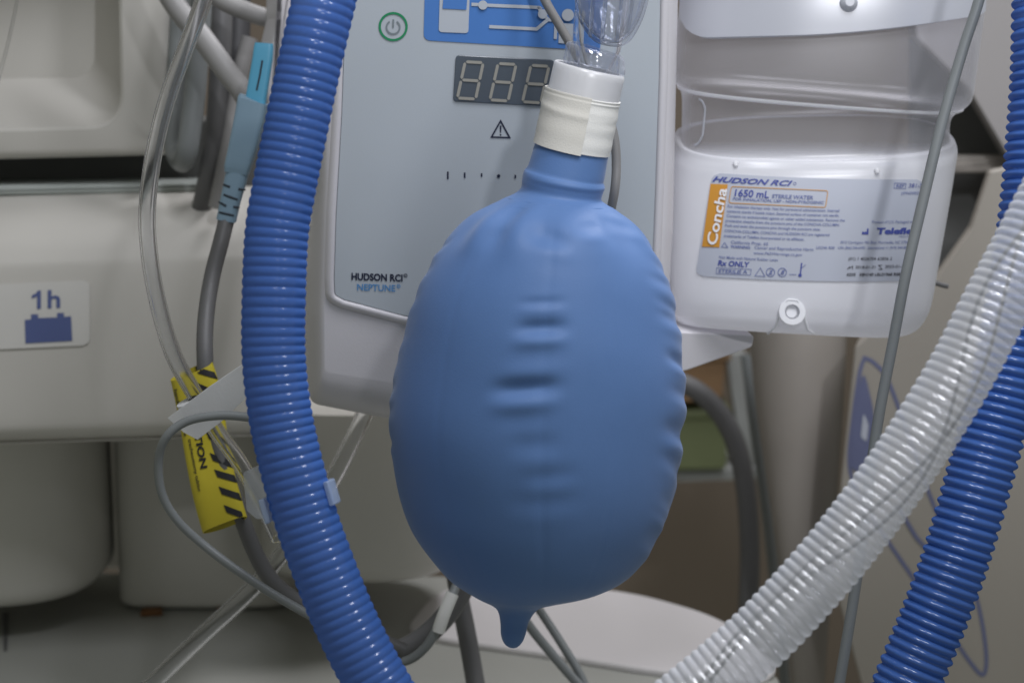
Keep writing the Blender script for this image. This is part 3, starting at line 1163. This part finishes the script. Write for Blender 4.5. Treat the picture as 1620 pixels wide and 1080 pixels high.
# puckers: (seam angle, centre y, angular half width, height px, depth m, slope)
PK = [(FRONT + 0.02, 374, 0.20, 13, 0.0011, -0.30), (FRONT + 0.03, 476, 0.16, 7, 0.0006, 0.1), (FRONT + 0.02, 514, 0.17, 11, 0.0021, 0.10), (FRONT + 0.05, 556, 0.20, 13, 0.0003, 0.05), (FRONT + 0.10, 606, 0.21, 13, 0.0023, 0.15),
      (FRONT + 0.10, 652, 0.16, 12, 0.0002, 0.05), (FRONT + 0.02, 690, 0.15, 17, 0.0006, 0.10), (FRONT - 0.08, 738, 0.17, 13, 0.0005, 0.16), (FRONT - 0.04, 775, 0.24, 16, 0.00035, 0.05)]
rnd = random.Random(3)
for y, dep in ((385, .0016), (418, .0014), (447, .0015), (480, .002), (520, .0034), (556, .0018), (585, .0020), (632, .0026), (668, .0022), (702, .0022), (748, .0030), (785, .0022), (822, .0016), (856, .0022), (884, .0012)):
    PK.append((0.16 + rnd.uniform(-.08, .10), y + rnd.uniform(-15, 15), 0.30 + rnd.uniform(-.08, .08), 11 + rnd.uniform(-3, 5), dep * rnd.uniform(.14, .56), -0.55 + rnd.uniform(-.2, .2)))
y = 395
while y < 720:
    PK.append((math.pi - 0.06 + rnd.uniform(-.05, .05), y, 0.20 + rnd.uniform(-.03, .05), 10 + rnd.uniform(-2, 3), rnd.uniform(.0002, .0008), 0.35))
    y += rnd.uniform(30, 58)
for (a, yy) in ((0.75, 345), (2.2, 340), (1.15, 352), (0.45, 350)):
    PK.append((a, yy, 0.16, 11, 0.0010, rnd.uniform(-.3, .3)))


def wrinkle(th, mx, my, t):
    q = 0.0
    if 330 < my < 930:
        th2 = th if th < math.pi * 1.5 else th - 2 * math.pi
        for a0, y0, wa, hy, dep, sl_ in PK:
            da = th2 - a0
            if abs(da) > 3 * wa:
                continue
            v = (my - y0 - sl_ * da * 90) / hy
            if abs(v) > 4:
                continue
            g = math.exp(-(da / wa) ** 4 * 0.8 - (da / wa) ** 2 * 0.3)
            q += dep * g * (-1.0 * math.exp(-v * v) + 0.55 * math.exp(-(v - 1.7) ** 2) + 0.15 * math.exp(-(v + 1.8) ** 2))
    if my > 320 and my < 960:   # slightly flattened panels between the seams
        env = min(1, (my - 320) / 90) * min(1, (960 - my) / 90)
        q += env * 0.0009 * math.cos(4 * th)
        q += env * 0.0006 * math.sin(2.3 * th + my * 0.011) * math.sin(my * 0.021 + 1)
        q += 0.0016 * math.exp(-((my - 362) / 36) ** 2) * math.sin(9 * th + 1.5 * math.sin(3 * th) + 0.01 * my)
        for a_ in (1.06, 2.3):
            q -= env * 0.00018 * math.exp(-((th - a_) / 0.02) ** 2)
        d = th - (FRONT - 0.02)
        q -= env * 0.00035 * math.exp(-(d / 0.03) ** 2)
    return q


mesh('body', loft(body, GD, seg=220, sub=14, smooth=True, disp=wrinkle), M['bag'], bagt, auto=80)
# milky bushing in the neck (outer wall, rim, inner wall)
bush = [(855, 200, 966, 226, 1, 13), (866.5, 142, 978.5, 168, 1, 13), (871, 122, 983, 148, 1, 13), (876.2, 99, 988, 125, 1, 13), (877.5, 96, 987, 121.5, 1, 13), (880, 95, 984.5, 119.5, 1, 13), (883, 97, 982, 121, 1, 13),
        (880, 110, 979, 134, 1, 13), (866, 170, 966, 194, 1, 13)]
mesh('bushing', loft(bush, GD, seg=80, sub=3, caps=(False, False)), M['bushing'], bagt, auto=50)


def ridges(th, mx, my, t):
    return 0.00013 * math.sin(t * 30) * (0.6 + 0.4 * math.sin(th * 2)) + 0.0002 * math.exp(-((t - 0.52 - 0.06 * math.sin(th)) / 0.05) ** 2)


tape = [(866, 139, 979.5, 162, 1, 13), (864, 146, 977.5, 170, 1, 13), (857, 180, 971, 205, 1, 13), (848, 222, 962.5, 247, 1, 13)]
mesh('tape_wrap', solid_arc(tape, GD, (0.0, 2 * math.pi - 0.002), 0.0007, seg=90, sub=14, disp=ridges), M['tape'], bagt, auto=60)


def ridges2(th, mx, my, t):
    return 0.00045 + 0.00006 * math.sin(t * 26) + 0.00028 * math.exp(-((t - 0.48 - 0.06 * math.sin(th)) / 0.05) ** 2)


tape2 = [(866, 136.5, 979.5, 160, 1, 13), (864, 146, 977.5, 170, 1, 13), (857, 180, 971, 205, 1, 13), (847.5, 224.5, 962, 249.5, 1, 13)]
mesh('tape_end', solid_arc(tape2, GD, (1.33, 4.4), 0.0006, seg=60, sub=14, disp=ridges2), M['tape2'], bagt, auto=60)

# ------------------------------------------------------------------ clear connector above the bag
ct = thing('clear_connector', 'clear rigid plastic swivel connector plugged into the bag neck', 'connector', P(934, 120, GD))
# socket: hollow tube with a collar
sock = [(886, 150, 972, 171, 1, 13), (889, 122, 983, 146, 1, 13), (891, 112, 985, 136, 1, 13), (891.5, 97, 986, 121, 1, 13), (890.5, 93, 989, 118, 1, 13), (892, 87, 990, 112, 1, 13), (894, 82, 988.5, 106, 1, 13), (894.5, 72, 988, 96, 1, 13), (897, 67, 986, 91, 1, 13),
        (901, 66, 982, 88, 1, 13), (900, 74, 981, 96, 1, 13), (897, 100, 979, 122, 1, 13), (891, 150, 968, 170, 1, 13), (886, 150, 972, 171, 1, 13)]
mesh('socket', loft(sock, GD, seg=72, sub=3, caps=(False, False)), M['clear'], ct, auto=50)
inner = [(912, 118, 960, 128, 1, 13), (914, 100, 965, 112, 1, 13), (906, 64, 982, 82, 1, 13), (909, 20, 990, 40, 1, 13), (915, -40, 998, -20, 1, 13), (930, -140, 1012, -120, 1, 13),
         (935, -140, 1007, -120, 1, 13), (920, -40, 993, -20, 1, 13), (914, 20, 985, 40, 1, 13), (911, 64, 977, 82, 1, 13), (918, 100, 961, 112, 1, 13), (916, 118, 956, 128, 1, 13), (912, 118, 960, 128, 1, 13)]
mesh('inner_tube', loft(inner, GD, seg=60, sub=3, caps=(False, False)), M['clear_glassy'], ct, auto=50)
bulb = [(952, 71, 968, 74, 1, 13, -0.004), (938, 64, 985, 73, 1, 13, -0.004), (924, 46, 1000, 62, 1, 13, -0.004), (913, 20, 1014, 38, 1, 13, -0.004), (908, -10, 1024, 10, 1, 13, -0.004), (909, -50, 1032, -30, 1, 13, -0.004), (920, -150, 1044, -130, 1, 13, -0.004),
        (925, -150, 1039, -130, 1, 13, -0.004), (914, -50, 1027, -30, 1, 13, -0.004), (913, -10, 1019, 10, 1, 13, -0.004), (918, 19, 1009, 36, 1, 13, -0.004), (929, 43, 995, 58, 1, 13, -0.004), (943, 58, 980, 67, 1, 13, -0.004), (955, 66, 965, 69, 1, 13, -0.004)]
mesh('dome', loft(bulb, GD, seg=72, sub=5, smooth=True), M['clear'], ct, auto=70)
for (x0, y0, x1, y1) in ((934, 58, 944, -110), (952, 66, 966, -110), (975, 66, 992, -110), (992, 54, 1016, -110)):
    a, b = P(x0, y0, GD - 0.012), P(x1, y1, GD - 0.014)
    mesh('rib', sweep([a, a.lerp(b, .3) - FWD * 0.004, a.lerp(b, .6) - FWD * 0.005, b], 0.0009, 10, squash=2.0), M['clear_glassy'], ct)

# ================================================================== corrugated hoses


def corr(R0, pitch, amp, sharp=1.0):
    def f(s):
        s = s + pitch * (0.12 * math.sin(s * 61) + 0.05 * math.sin(s * 173 + 1.1))
        return R0 + amp * (2 * abs(math.cos(math.pi * s / pitch)) ** sharp - 1)
    return f


def hose(name, label, pts, R0, pitch, amp, m, sharp=0.7, seg=44):
    t = thing(name, label, 'hose', P(*pts[-1]))
    p = path_px(pts, 14)
    mesh('corrugated_wall', sweep(p, corr(R0, pitch, amp, sharp), seg, step=pitch / 9, cap=False), m, t, auto=80)
    return t, p


LH = [(545, -130, .70), (528, -60, .70), (513, 0, .70), (491, 95, .70), (471, 190, .70), (449, 300, .70), (438, 368, .70), (433.5, 460, .70), (433, 560, .70), (442, 647, .70), (458, 725, .70), (485, 822, .70), (513, 900, .70), (541, 970, .70), (572, 1035, .70), (600, 1085, .70), (650, 1170, .70)]
hl, hl_path = hose('breathing_hose', 'blue corrugated hose running top to bottom left of the bag', LH, 0.01275, 0.00388, 0.00030, M['hose_blue'], 0.8)
RH = [(1660, -120, .77), (1655, 0, .77), (1652, 120, .77), (1643, 240, .77), (1632, 350, .77), (1612, 480, .77), (1590, 600, .77), (1558, 722, .77), (1506, 900, .77), (1436, 1078, .77), (1380, 1210, .77)]
hr, hr_path = hose('breathing_hose', 'blue corrugated hose behind the white hose at the right edge', RH, 0.0141, 0.00455, 0.00095, M['hose_blue'], 1.1)
WH = [(1790, 60, .66), (1716, 212, .66), (1627, 384, .66), (1574, 484, .66), (1523, 583, .66), (1468, 674, .66), (1412, 758, .66), (1327, 870, .66), (1235, 974, .66), (1164, 1042, .66), (1095, 1100, .66), (980, 1190, .66)]
hw, hw_path = hose('breathing_hose', 'white frosted corrugated hose sweeping across the lower right corner', WH, 0.01255, 0.00368, 0.00048, M['hose_white'], 0.8)
# heater wires loosely coiled inside the white hose
rs, tot = resample(hw_path, 0.003)
for ph, rr, lam in ((0.4, 0.0080, 0.16), (2.6, 0.0072, 0.19)):
    wp = []
    for i, c in enumerate(rs):
        tg = (rs[min(i + 1, len(rs) - 1)] - rs[max(i - 1, 0)]).normalized()
        side = tg.cross(FWD).normalized()
        a = ph + 2 * math.pi * i * 0.003 / lam
        wp.append(c + side * (rr * math.sin(a)) - FWD * (rr * (0.55 + 0.35 * math.cos(a))))
    mesh('heater_wire', sweep(wp, 0.00075, 8), M['wire'], hw)

# hose clip holding the left hose
kc = thing('hose_clip', 'frosted clip gripping the blue hose left of the bag', 'clip', P(470, 800, .71))


def clip_ring(name, cx, cy, a0, a1, rin, rout, wdt, tilt):
    c = P(cx, cy, .70)
    ax = (UP * math.cos(R(tilt)) - RIGHT * math.sin(R(tilt))).normalized()
    e1 = ax.cross(FWD).normalized()
    rings = []
    n = 24
    for k in range(n + 1):
        a = R(a0 + (a1 - a0) * k / n)
        dr = e1 * math.cos(a) - FWD * math.sin(a)
        rings.append([c + dr * rin - ax * wdt, c + dr * rout - ax * wdt, c + dr * rout + ax * wdt, c + dr * rin + ax * wdt])
    return mesh(name, loft_rings(rings), M['clip'], kc, bevel=0.0006)


clip_ring('jaw', 474, 792, 150, 378, 0.0136, 0.0160, 0.0050, 16)
a, b = P(432, 772, .712), P(388, 770, .735)
hp_ = Plane(405, 785, .722, yaw=-25)
mesh('handle', slab(hp_, px_poly(hp_, [(382, 748), (408, 736), (430, 762), (432, 820), (404, 822), (388, 808)], [6, 8, 6, 6, 8, 8], 6), -0.006, 0.0, 0.0015), M['clip_clear'], kc)

# ================================================================== cables and tubes


def cable(name, label, cat, pts, rpx, m, seg=16, hollow=None, group=None, step=0.002, squash=1.0):
    d = sum(p[2] for p in pts) / len(pts)
    p = path_px(pts, 12)
    o = mesh(name, sweep(p, rpx * mpp(d), seg, step=step, closed_inner=hollow, squash=squash), M[m], None, auto=60)
    return tag(o, label, cat, group)


# thin grey line in front of the bottle
cable('sampling_line', 'thin grey line hanging in front of the labelled water bottle', 'tube',
      [(1580, -120, .80), (1549, 0, .80), (1523, 80, .80), (1490, 195, .80), (1462, 310, .80), (1434, 430, .80), (1412, 545, .80), (1390, 660, .80), (1373, 780, .80), (1356, 910, .80), (1328, 1080, .80), (1310, 1180, .80)], 8.7, 'cable_mid')
# clear oxygen tube on the left
cable('clear_tube', 'clear plastic tube curving past the pale blue plug', 'tube',
      [(350, -100, .80), (322, 0, .80), (290, 85, .80), (262, 165, .80), (243, 245, .80), (233, 330, .80), (236, 400, .80), (250, 480, .805), (274, 560, .81), (306, 620, .815), (342, 680, .82), (378, 730, .82), (412, 790, .82), (440, 850, .83)], 13.5, 'clear_tube', 28, hollow=0.0012)
# second clear tube crossing low behind the left hose
cable('clear_tube', 'clear plastic tube slanting across the lower left corner behind the blue hose', 'tube',
      [(600, 600, .93), (565, 680, .93), (525, 760, .93), (470, 845, .93), (405, 925, .93), (320, 1005, .93), (240, 1082, .93), (150, 1170, .93)], 14, 'clear_tube', 28, hollow=0.0014)
# thin grey loop
cable('sensor_cable', 'thin grey cable looping over the white tape flag', 'cable',
      [(440, 668, .80), (395, 660, .80), (345, 657, .80), (296, 666, .80), (264, 690, .80), (251, 728, .805), (256, 780, .81), (280, 822, .815), (318, 858, .82), (370, 898, .82), (430, 938, .82), (500, 978, .82), (560, 1010, .82)], 7.2, 'cable_mid')
# grey lead behind the bag neck
cable('sensor_cable', 'grey cable passing behind the bag neck over the blue diagram', 'cable',
      [(830, -70, .80), (862, 0, .80), (886, 42, .80), (915, 92, .80), (950, 155, .80), (970, 210, .80), (975, 260, .80), (971, 310, .80), (955, 380, .815)], 7.4, 'cable_grey')
# faint thread at the very left
cable('clear_line', 'thin clear line hanging at the left picture edge', 'tube',
      [(34, -60, .92), (27, 0, .92), (17, 50, .92), (6, 95, .92), (-12, 160, .92)], 2.6, 'clear_tube', 12)

# plug and its cable
pc = thing('plug_cable', 'pale blue plug on a dark grey cable running through yellow sleeve', 'cable', P(350, 350, .90))
QD = .89
mesh('plug_tip', loft([(404, 68, 432, 70, .7, 5), (402, 76, 432, 78, .7, 5), (400, 92, 431, 95, .7, 5), (390, 150, 421, 158, .7, 5), (388, 166, 419, 170, .7, 5)], QD, 40, 4, expo=5), M['plug_bright'], pc, auto=35)
mesh('plug_body', loft([(381, 148, 419, 166, .75, 8), (378, 153, 424, 166, .8, 8), (373, 180, 419, 190, .8, 8), (364, 225, 408, 232, .8, 8), (356, 262, 396, 268, .8, 8), (356, 271, 393, 277, .75, 8)], QD, 40, 4, expo=5), M['plug'], pc, auto=35)
sr = mesh('strain_relief', loft([(358, 270, 393, 276, .8, 8), (355, 285, 389, 291, .85, 8), (349, 315, 380, 321, .95, 8), (343, 346, 373, 352, 1, 8)], QD, 36, 4, expo=3), M['plug'], pc, auto=40)
scast = caster(bvh_of(sr), 0.0001, lambda x, y: P(x, y, QD))
for x0, y0, x1, y1 in ((354, 292, 364, 296), (377, 299, 387, 300), (354, 308, 376, 316), (347, 320, 358, 326), (369, 327, 378, 328), (347, 336, 370, 341)):
    pts = [scast(x0 + (x1 - x0) * k / 4, y0 + (y1 - y0) * k / 4, -0.0002) for k in range(5)]
    mesh('slot', sweep(pts, 0.00065, 8), M['slot'], sr)
tip = bpy.data.objects['plug_tip']
tcast = caster(bvh_of(tip), 0.0001, lambda x, y: P(x, y, QD))
mesh('groove', sweep([tcast(415, 96, -0.0003), tcast(411, 120, -0.0003), tcast(406, 143, -0.0003)], 0.0006, 8), M['slot'], tip)
mesh('cord', sweep(path_px([(359, 345, .89), (349, 385, .885), (335, 440, .88), (326, 500, .87), (324, 560, .86), (330, 640, .858), (352, 730, .858), (376, 800, .862), (402, 870, .87), (430, 918, .875), (470, 950, .88), (540, 985, .88), (640, 1030, .88)], 12), 13 * mpp(.875), 18, step=.003), M['cable_dark'], pc)

# yellow sleeve label wrapped loosely round that cable
ys = thing('caution_sleeve', 'yellow caution sleeve with black stripes wrapped round the dark cable', 'label', P(355, 845, .858))
YD = .858
yl = [(270, 600, 336, 572, .42, 20), (277, 640, 346, 612, .42, 14), (287, 690, 356, 662, .42, 8), (298, 740, 366, 716, .42, 0), (310, 796, 379, 772, .42, -12), (321, 844, 390, 818, .42, -18)]


def ydisp(th, mx, my, t):
    return 0.0006 * math.sin(t * 7 + th) + 0.0004 * math.sin(th * 3)


vo, fo = loft(yl, YD, 56, 8, expo=2.2, smooth=True, disp=ydisp, caps=(False, False))
vi, fi = loft(yl, YD, 56, 8, expo=2.2, smooth=True, disp=ydisp, caps=(False, False), grow=-0.0006)
nr = len(vo)
Fy = list(fo) + [tuple(i + nr for i in reversed(q)) for q in fi]
rows = nr // 56
for k in range(56):
    k2 = (k + 1) % 56
    Fy.append((k, k2, k2 + nr, k + nr))
    o_ = (rows - 1) * 56
    Fy.append((o_ + k, o_ + k2, o_ + k2 + nr, o_ + k + nr))
sl_o = mesh('sleeve', (list(vo) + list(vi), Fy), M['yellow'], ys, auto=60)
ycast = caster(bvh_of(sl_o), 0.0002, lambda x, y: P(x, y, YD - 0.008))
for i, (x0, y0, x1, y1, hh) in enumerate(((301, 577, 340, 589, 11), (309, 604, 352, 622, 11), (318, 640, 356, 655, 11), (326, 682, 363, 694, 12), (332, 716, 369, 730, 12), (339, 742, 382, 755, 12), (346, 769, 387, 783, 12), (354, 798, 390, 812, 12))):
    def stripe(s, t, x0=x0, y0=y0, x1=x1, y1=y1, hh=hh):
        return (x0 + (x1 - x0) * s + t * 5, y0 + (y1 - y0) * s + t * hh)
    pts = []
    ok = True
    tree = bvh_of(sl_o)
    # trim the stripe where the sleeve turns away
    smax = 1.0
    while smax > 0.3:
        x, y = stripe(smax, 0.5)
        h1 = tree.ray_cast(CAM, ray(x, y).normalized())[0]
        x, y = stripe(smax, 1.0)
        h2 = tree.ray_cast(CAM, ray(x, y).normalized())[0]
        if h1 is not None and h2 is not None:
            break
        smax -= 0.04
    smin = 0.0
    while smin < 0.7 and (tree.ray_cast(CAM, ray(*stripe(smin, 0.0)).normalized())[0] is None or tree.ray_cast(CAM, ray(*stripe(smin, 1.0)).normalized())[0] is None):
        smin += 0.04
    mesh('stripe', patch(ycast, 12, 4, 0.0002, lambda s, t: stripe(smin + s * (smax - smin), t)), M['black'], sl_o)


def ytext(s, x0, y0, x1, y1, cap, bold=0.0):
    V, F = text2(s, bold)
    d = Vector((x1 - x0, y1 - y0))
    L = d.length
    d.normalize()
    n = Vector((d.y, -d.x))
    pts = []
    for x, y in V:
        q = Vector((x0, y0)) + d * (x * L) + n * (y * cap)
        pts.append(ycast(q.x, q.y, 0.0003))
    mesh('lettering', (pts, F), M['black'], sl_o, smooth=False)


ytext('CAUTION', 299, 640, 318, 741, 11, 0.03)
ytext('tracheostomy tubing', 298, 694, 314, 777, 5, 0.02)
ytext('handle with care', 276, 616, 292, 690, 5, 0.02)

# white tape flag round the clear tube
fp = Plane(330, 630, .808, yaw=-8, tilt=4)


def flag():
    pts = [(266, 660), (330, 612), (392, 570), (402, 600), (396, 622), (352, 665), (312, 696), (290, 684)]
    poly = [fp.uv(x, y) for x, y in pts]
    f0 = [fp.pt(u, v, 0.0 + 0.0012 * math.sin(u * 180)) for u, v in poly]
    f1 = [fp.pt(u, v, 0.0006 + 0.0012 * math.sin(u * 180)) for u, v in poly]
    return loft_rings([f0, f1])


tf = thing('tape_flag', 'white tape flag stuck round the clear tube beside the blue hose', 'tape', P(320, 695, .808))
mesh('strip', flag(), M['adhesive'], tf, bevel=0.0002)
mesh('wrap', sweep(path_px([(297, 634, .814), (310, 658, .817), (318, 672, .818)], 6), 19 * mpp(.815), 22, squash=0.8), M['adhesive'], tf)

# cable bundle hanging top left, behind
bun = 'grey cables hanging behind the clear tube'
cable('cable_loop', 'thick pale grey cable slanting down towards the blue plug tip', 'cable', [(215, -110, .955), (272, 0, .955), (320, 60, .95), (360, 115, .945), (386, 148, .94), (404, 190, .945)], 18, 'cable_grey', 20)
cable('cable_loop', 'grey cable hanging in a low loop, nearest of the bundle', 'cable', [(322, -80, .985), (316, 40, .985), (309, 140, .985), (300, 215, .985), (295, 244, .988), (289, 256, 1.003), (279, 244, 1.018), (276, 215, 1.022), (279, 140, 1.024), (285, 40, 1.024), (290, -80, 1.024)], 17, 'cable_mid', 20, step=.003)
cable('cable_loop', 'dark grey cable hanging straight down behind the bundle', 'cable', [(352, -80, 1.0), (350, 60, 1.0), (344, 180, 1.0), (334, 260, 1.005), (320, 330, 1.02)], 17, 'cable_dark', 20)
cable('cable_loop', 'near black cable between the grey cables of the bundle', 'cable', [(376, -80, 1.02), (376, 60, 1.02), (366, 180, 1.02), (350, 300, 1.03)], 20, 'cable_black', 20)
cable('cable_loop', 'pale grey cable bending across the top of the bundle', 'cable', [(310, -50, .96), (345, -4, .96), (390, 18, .96), (430, 30, .965), (470, 30, .98)], 15, 'cable_grey', 20)
cable('cable_loop', 'slim beige cable at the back of the bundle, left of the plug', 'cable', [(395, 60, 1.0), (382, 110, 1.0), (366, 200, 1.0), (352, 280, 1.0), (342, 330, 1.0)], 13, 'cable_grey', 16)
# pale bracket just beside the hose at the top
bk = Plane(440, 40, .93, yaw=20)
o = mesh('rail_bracket', slab(bk, px_poly(bk, [(440, -80), (470, -80), (462, 20), (452, 130), (428, 190), (420, 120), (440, 30)], [2, 2, 6, 6, 6, 6, 6], 5), -0.03, 0.0, 0.002), M['casing'])
tag(o, 'pale bracket edge between the plug and the blue hose', 'bracket')

# cables at the bottom centre
cable('strap_cable', 'flat dark grey cable curving out below the bag to the blue hose', 'cable', [(545, 1028, .92), (610, 1032, .92), (650, 1020, .92), (690, 990, .92), (722, 950, .92), (745, 900, .92), (760, 840, .92)], 17, 'cable_dark', 18)
dk = thing('dark_cable', 'pale sleeved lead lying over the dark cable left of bag tail', 'cable', P(680, 1040, .89))
mesh('lead', sweep(path_px([(600, 1052, .895), (645, 1044, .895), (674, 1022, .895), (692, 992, .895), (708, 955, .895), (722, 925, .90), (735, 880, .905)], 12), 7.5 * mpp(.895), 16, step=.002), M['cable_mid'], dk)
mesh('white_sleeve', sweep(path_px([(693, 999, .895), (702, 972, .895), (716, 938, .897)], 8), 10.5 * mpp(.895), 18), M['tape'], dk)
cable('power_cord', 'dark upright cord below the bag, left of its tail', 'cord', [(715, 880, .97), (728, 950, .97), (740, 1010, .965), (753, 1085, .96), (765, 1160, .95)], 15, 'cable_dark', 18)
cable('thin_cord', 'left one of two thin grey cords crossing beneath the bag', 'cord', [(800, 930, .95), (834, 985, .95), (870, 1030, .95), (915, 1082, .95), (960, 1130, .95)], 7.5, 'cable_mid', 14)
cable('thin_cord', 'right one of two thin grey cords crossing beneath the bag', 'cord', [(830, 930, .965), (856, 968, .965), (890, 1020, .96), (922, 1075, .955), (940, 1130, .95)], 7, 'cable_mid', 14)

# ================================================================== right background
ct2 = thing('equipment_cart', 'beige equipment cart with blue looped marking behind the hoses', 'cart', P(1500, 1100, 1.15))
cp = Plane(1480, 760, 1.12, yaw=-14, tilt=-4)
mesh('side_panel', slab(cp, px_poly(cp, [(1352, 548), (1480, 440), (1535, 362), (1566, 270), (1900, 200), (1900, 1300), (1420, 1300), (1345, 1020), (1318, 920), (1330, 760)], [14, 30, 30, 8, 8, 8, 8, 20, 20, 40], 6), -0.06, 0.0, 0.002), M['cart'], ct2)
up_pl = Plane(1600, 120, 1.20, yaw=-10)
mesh('upper_housing', slab(up_pl, px_poly(up_pl, [(1420, -200), (1900, -200), (1900, 420), (1690, 420), (1588, 235), (1532, 140), (1450, 60)], [4, 4, 4, 10, 10, 14, 10], 6), -0.10, 0.0, 0.0012), M['cart_up'], ct2)
ch = Plane(1540, 300, 1.28, yaw=-10)
mesh('chassis', slab(ch, px_poly(ch, [(1440, 60), (1720, 60), (1720, 470), (1440, 470)], 0), -0.03, 0.0), M['gap'], ct2, smooth=False)
cb = Plane(1540, 260, 1.24, yaw=-10)
mesh('crossbar', slab(cb, px_poly(cb, [(1480, 247), (1640, 247), (1640, 273), (1480, 274)], 3), -0.015, 0.0, 0.002), M['post'], ct2)
# blue looped marking


def on_cart(h=0.0005):
    return lambda x, y: cp.px(x, y, h)


loop = catmull([(1368, 566), (1383, 574), (1405, 602), (1438, 690), (1478, 800), (1520, 880), (1547, 953), (1560, 1030), (1556, 1066), (1536, 1048), (1500, 995), (1447, 917), (1403, 853), (1362, 790), (1344, 735), (1350, 660), (1360, 590), (1368, 566)], 6)
print_on('marking', stroke(loop[:-1], 6.0, True), on_cart(), M['cart_blue'], ct2)
print_on('marking', poly2(rpoly([(1366, 580), (1380, 640), (1392, 720), (1372, 762), (1346, 738), (1350, 660)], 6)), on_cart(0.0009), M['cart_blue'], ct2)
print_on('marking', poly2(rpoly([(1366, 650), (1374, 672), (1371, 700), (1362, 690)], 4)), on_cart(0.0014), M['label'], ct2)
print_on('marking', stroke([(1420, 800), (1450, 850), (1478, 880)], 6), on_cart(0.0009), M['cart_blue'], ct2)
cable('hook_pin', 'short dark pin poking out right of the bottle', 'pin', [(1470, 442, .93), (1484, 449, .93), (1500, 453, .93)], 4.0, 'cable_dark', 12)

# tapered post
po = thing('stand_post', 'warm grey round post under the water bottle', 'post', P(1270, 1080, 1.25))
mesh('shaft', loft([(1180, 430, 1335, 430, 1, 0), (1186, 540, 1338, 540, 1, 0), (1196, 640, 1334, 640, 1, 0), (1222, 820, 1322, 820, 1, 0), (1245, 1000, 1310, 1000, 1, 0), (1262, 1160, 1300, 1160, 1, 0)], 1.22, 48, 3), M['post'], po)
# things on the shelf far behind
sh = thing('wall_shelf', 'grey shelf edge far behind between bag and post', 'shelf', P(1140, 760, 1.75))
shpl = Plane(1140, 750, 1.75)
mesh('board', slab(shpl, px_poly(shpl, [(1000, 744), (1205, 740), (1205, 758), (1000, 764)], 2), -0.12, 0, 0.002), M['shelf'], sh)
mesh('upright', slab(shpl, px_poly(shpl, [(1150, 560), (1182, 560), (1212, 740), (1175, 740)], 3), -0.03, -0.01, 0.002), M['shelf'], sh)


def bin_(name, label, pts, m, d):
    pl = Plane(pts[0][0], pts[0][1], d)
    t = thing(name, label, 'bin', pl.px(pts[2][0], pts[2][1]))
    mesh('tub', slab(pl, px_poly(pl, pts, 8), -0.10, 0, 0.002), M[m], t)
    x0, y0 = pts[0]
    x1, y1 = pts[1]
    mesh('rim', slab(pl, px_poly(pl, [(x0 - 6, y0 - 4), (x1 + 6, y1 - 4), (x1 + 6, y1 + 10), (x0 - 6, y0 + 10)], 3), -0.104, 0.004, 0.002), M[m], t)


bin_('storage_bin', 'orange bin far behind, right of the bag', [(1030, 565), (1150, 560), (1142, 632), (1036, 640)], 'orange_bin', 1.70)
bin_('storage_bin', 'green bin on the far shelf, right of the bag', [(1020, 655), (1150, 650), (1150, 742), (1020, 744)], 'green_bin', 1.72)
cable('gas_hose', 'thick dark hose arching down behind the bag on the right', 'hose', [(1000, 590, 1.3), (1060, 600, 1.3), (1112, 625, 1.3), (1155, 680, 1.3), (1178, 760, 1.3), (1186, 860, 1.3), (1184, 960, 1.3), (1180, 1060, 1.3), (1178, 1150, 1.3)], 16, 'cable_dark', 18, step=.004)
cable('gas_hose', 'slim bluish grey hose beside the post behind', 'hose', [(1180, 560, 1.35), (1195, 680, 1.35), (1212, 800, 1.35), (1226, 920, 1.35), (1240, 1060, 1.35), (1246, 1150, 1.35)], 9, 'cable_mid', 14, step=.004)
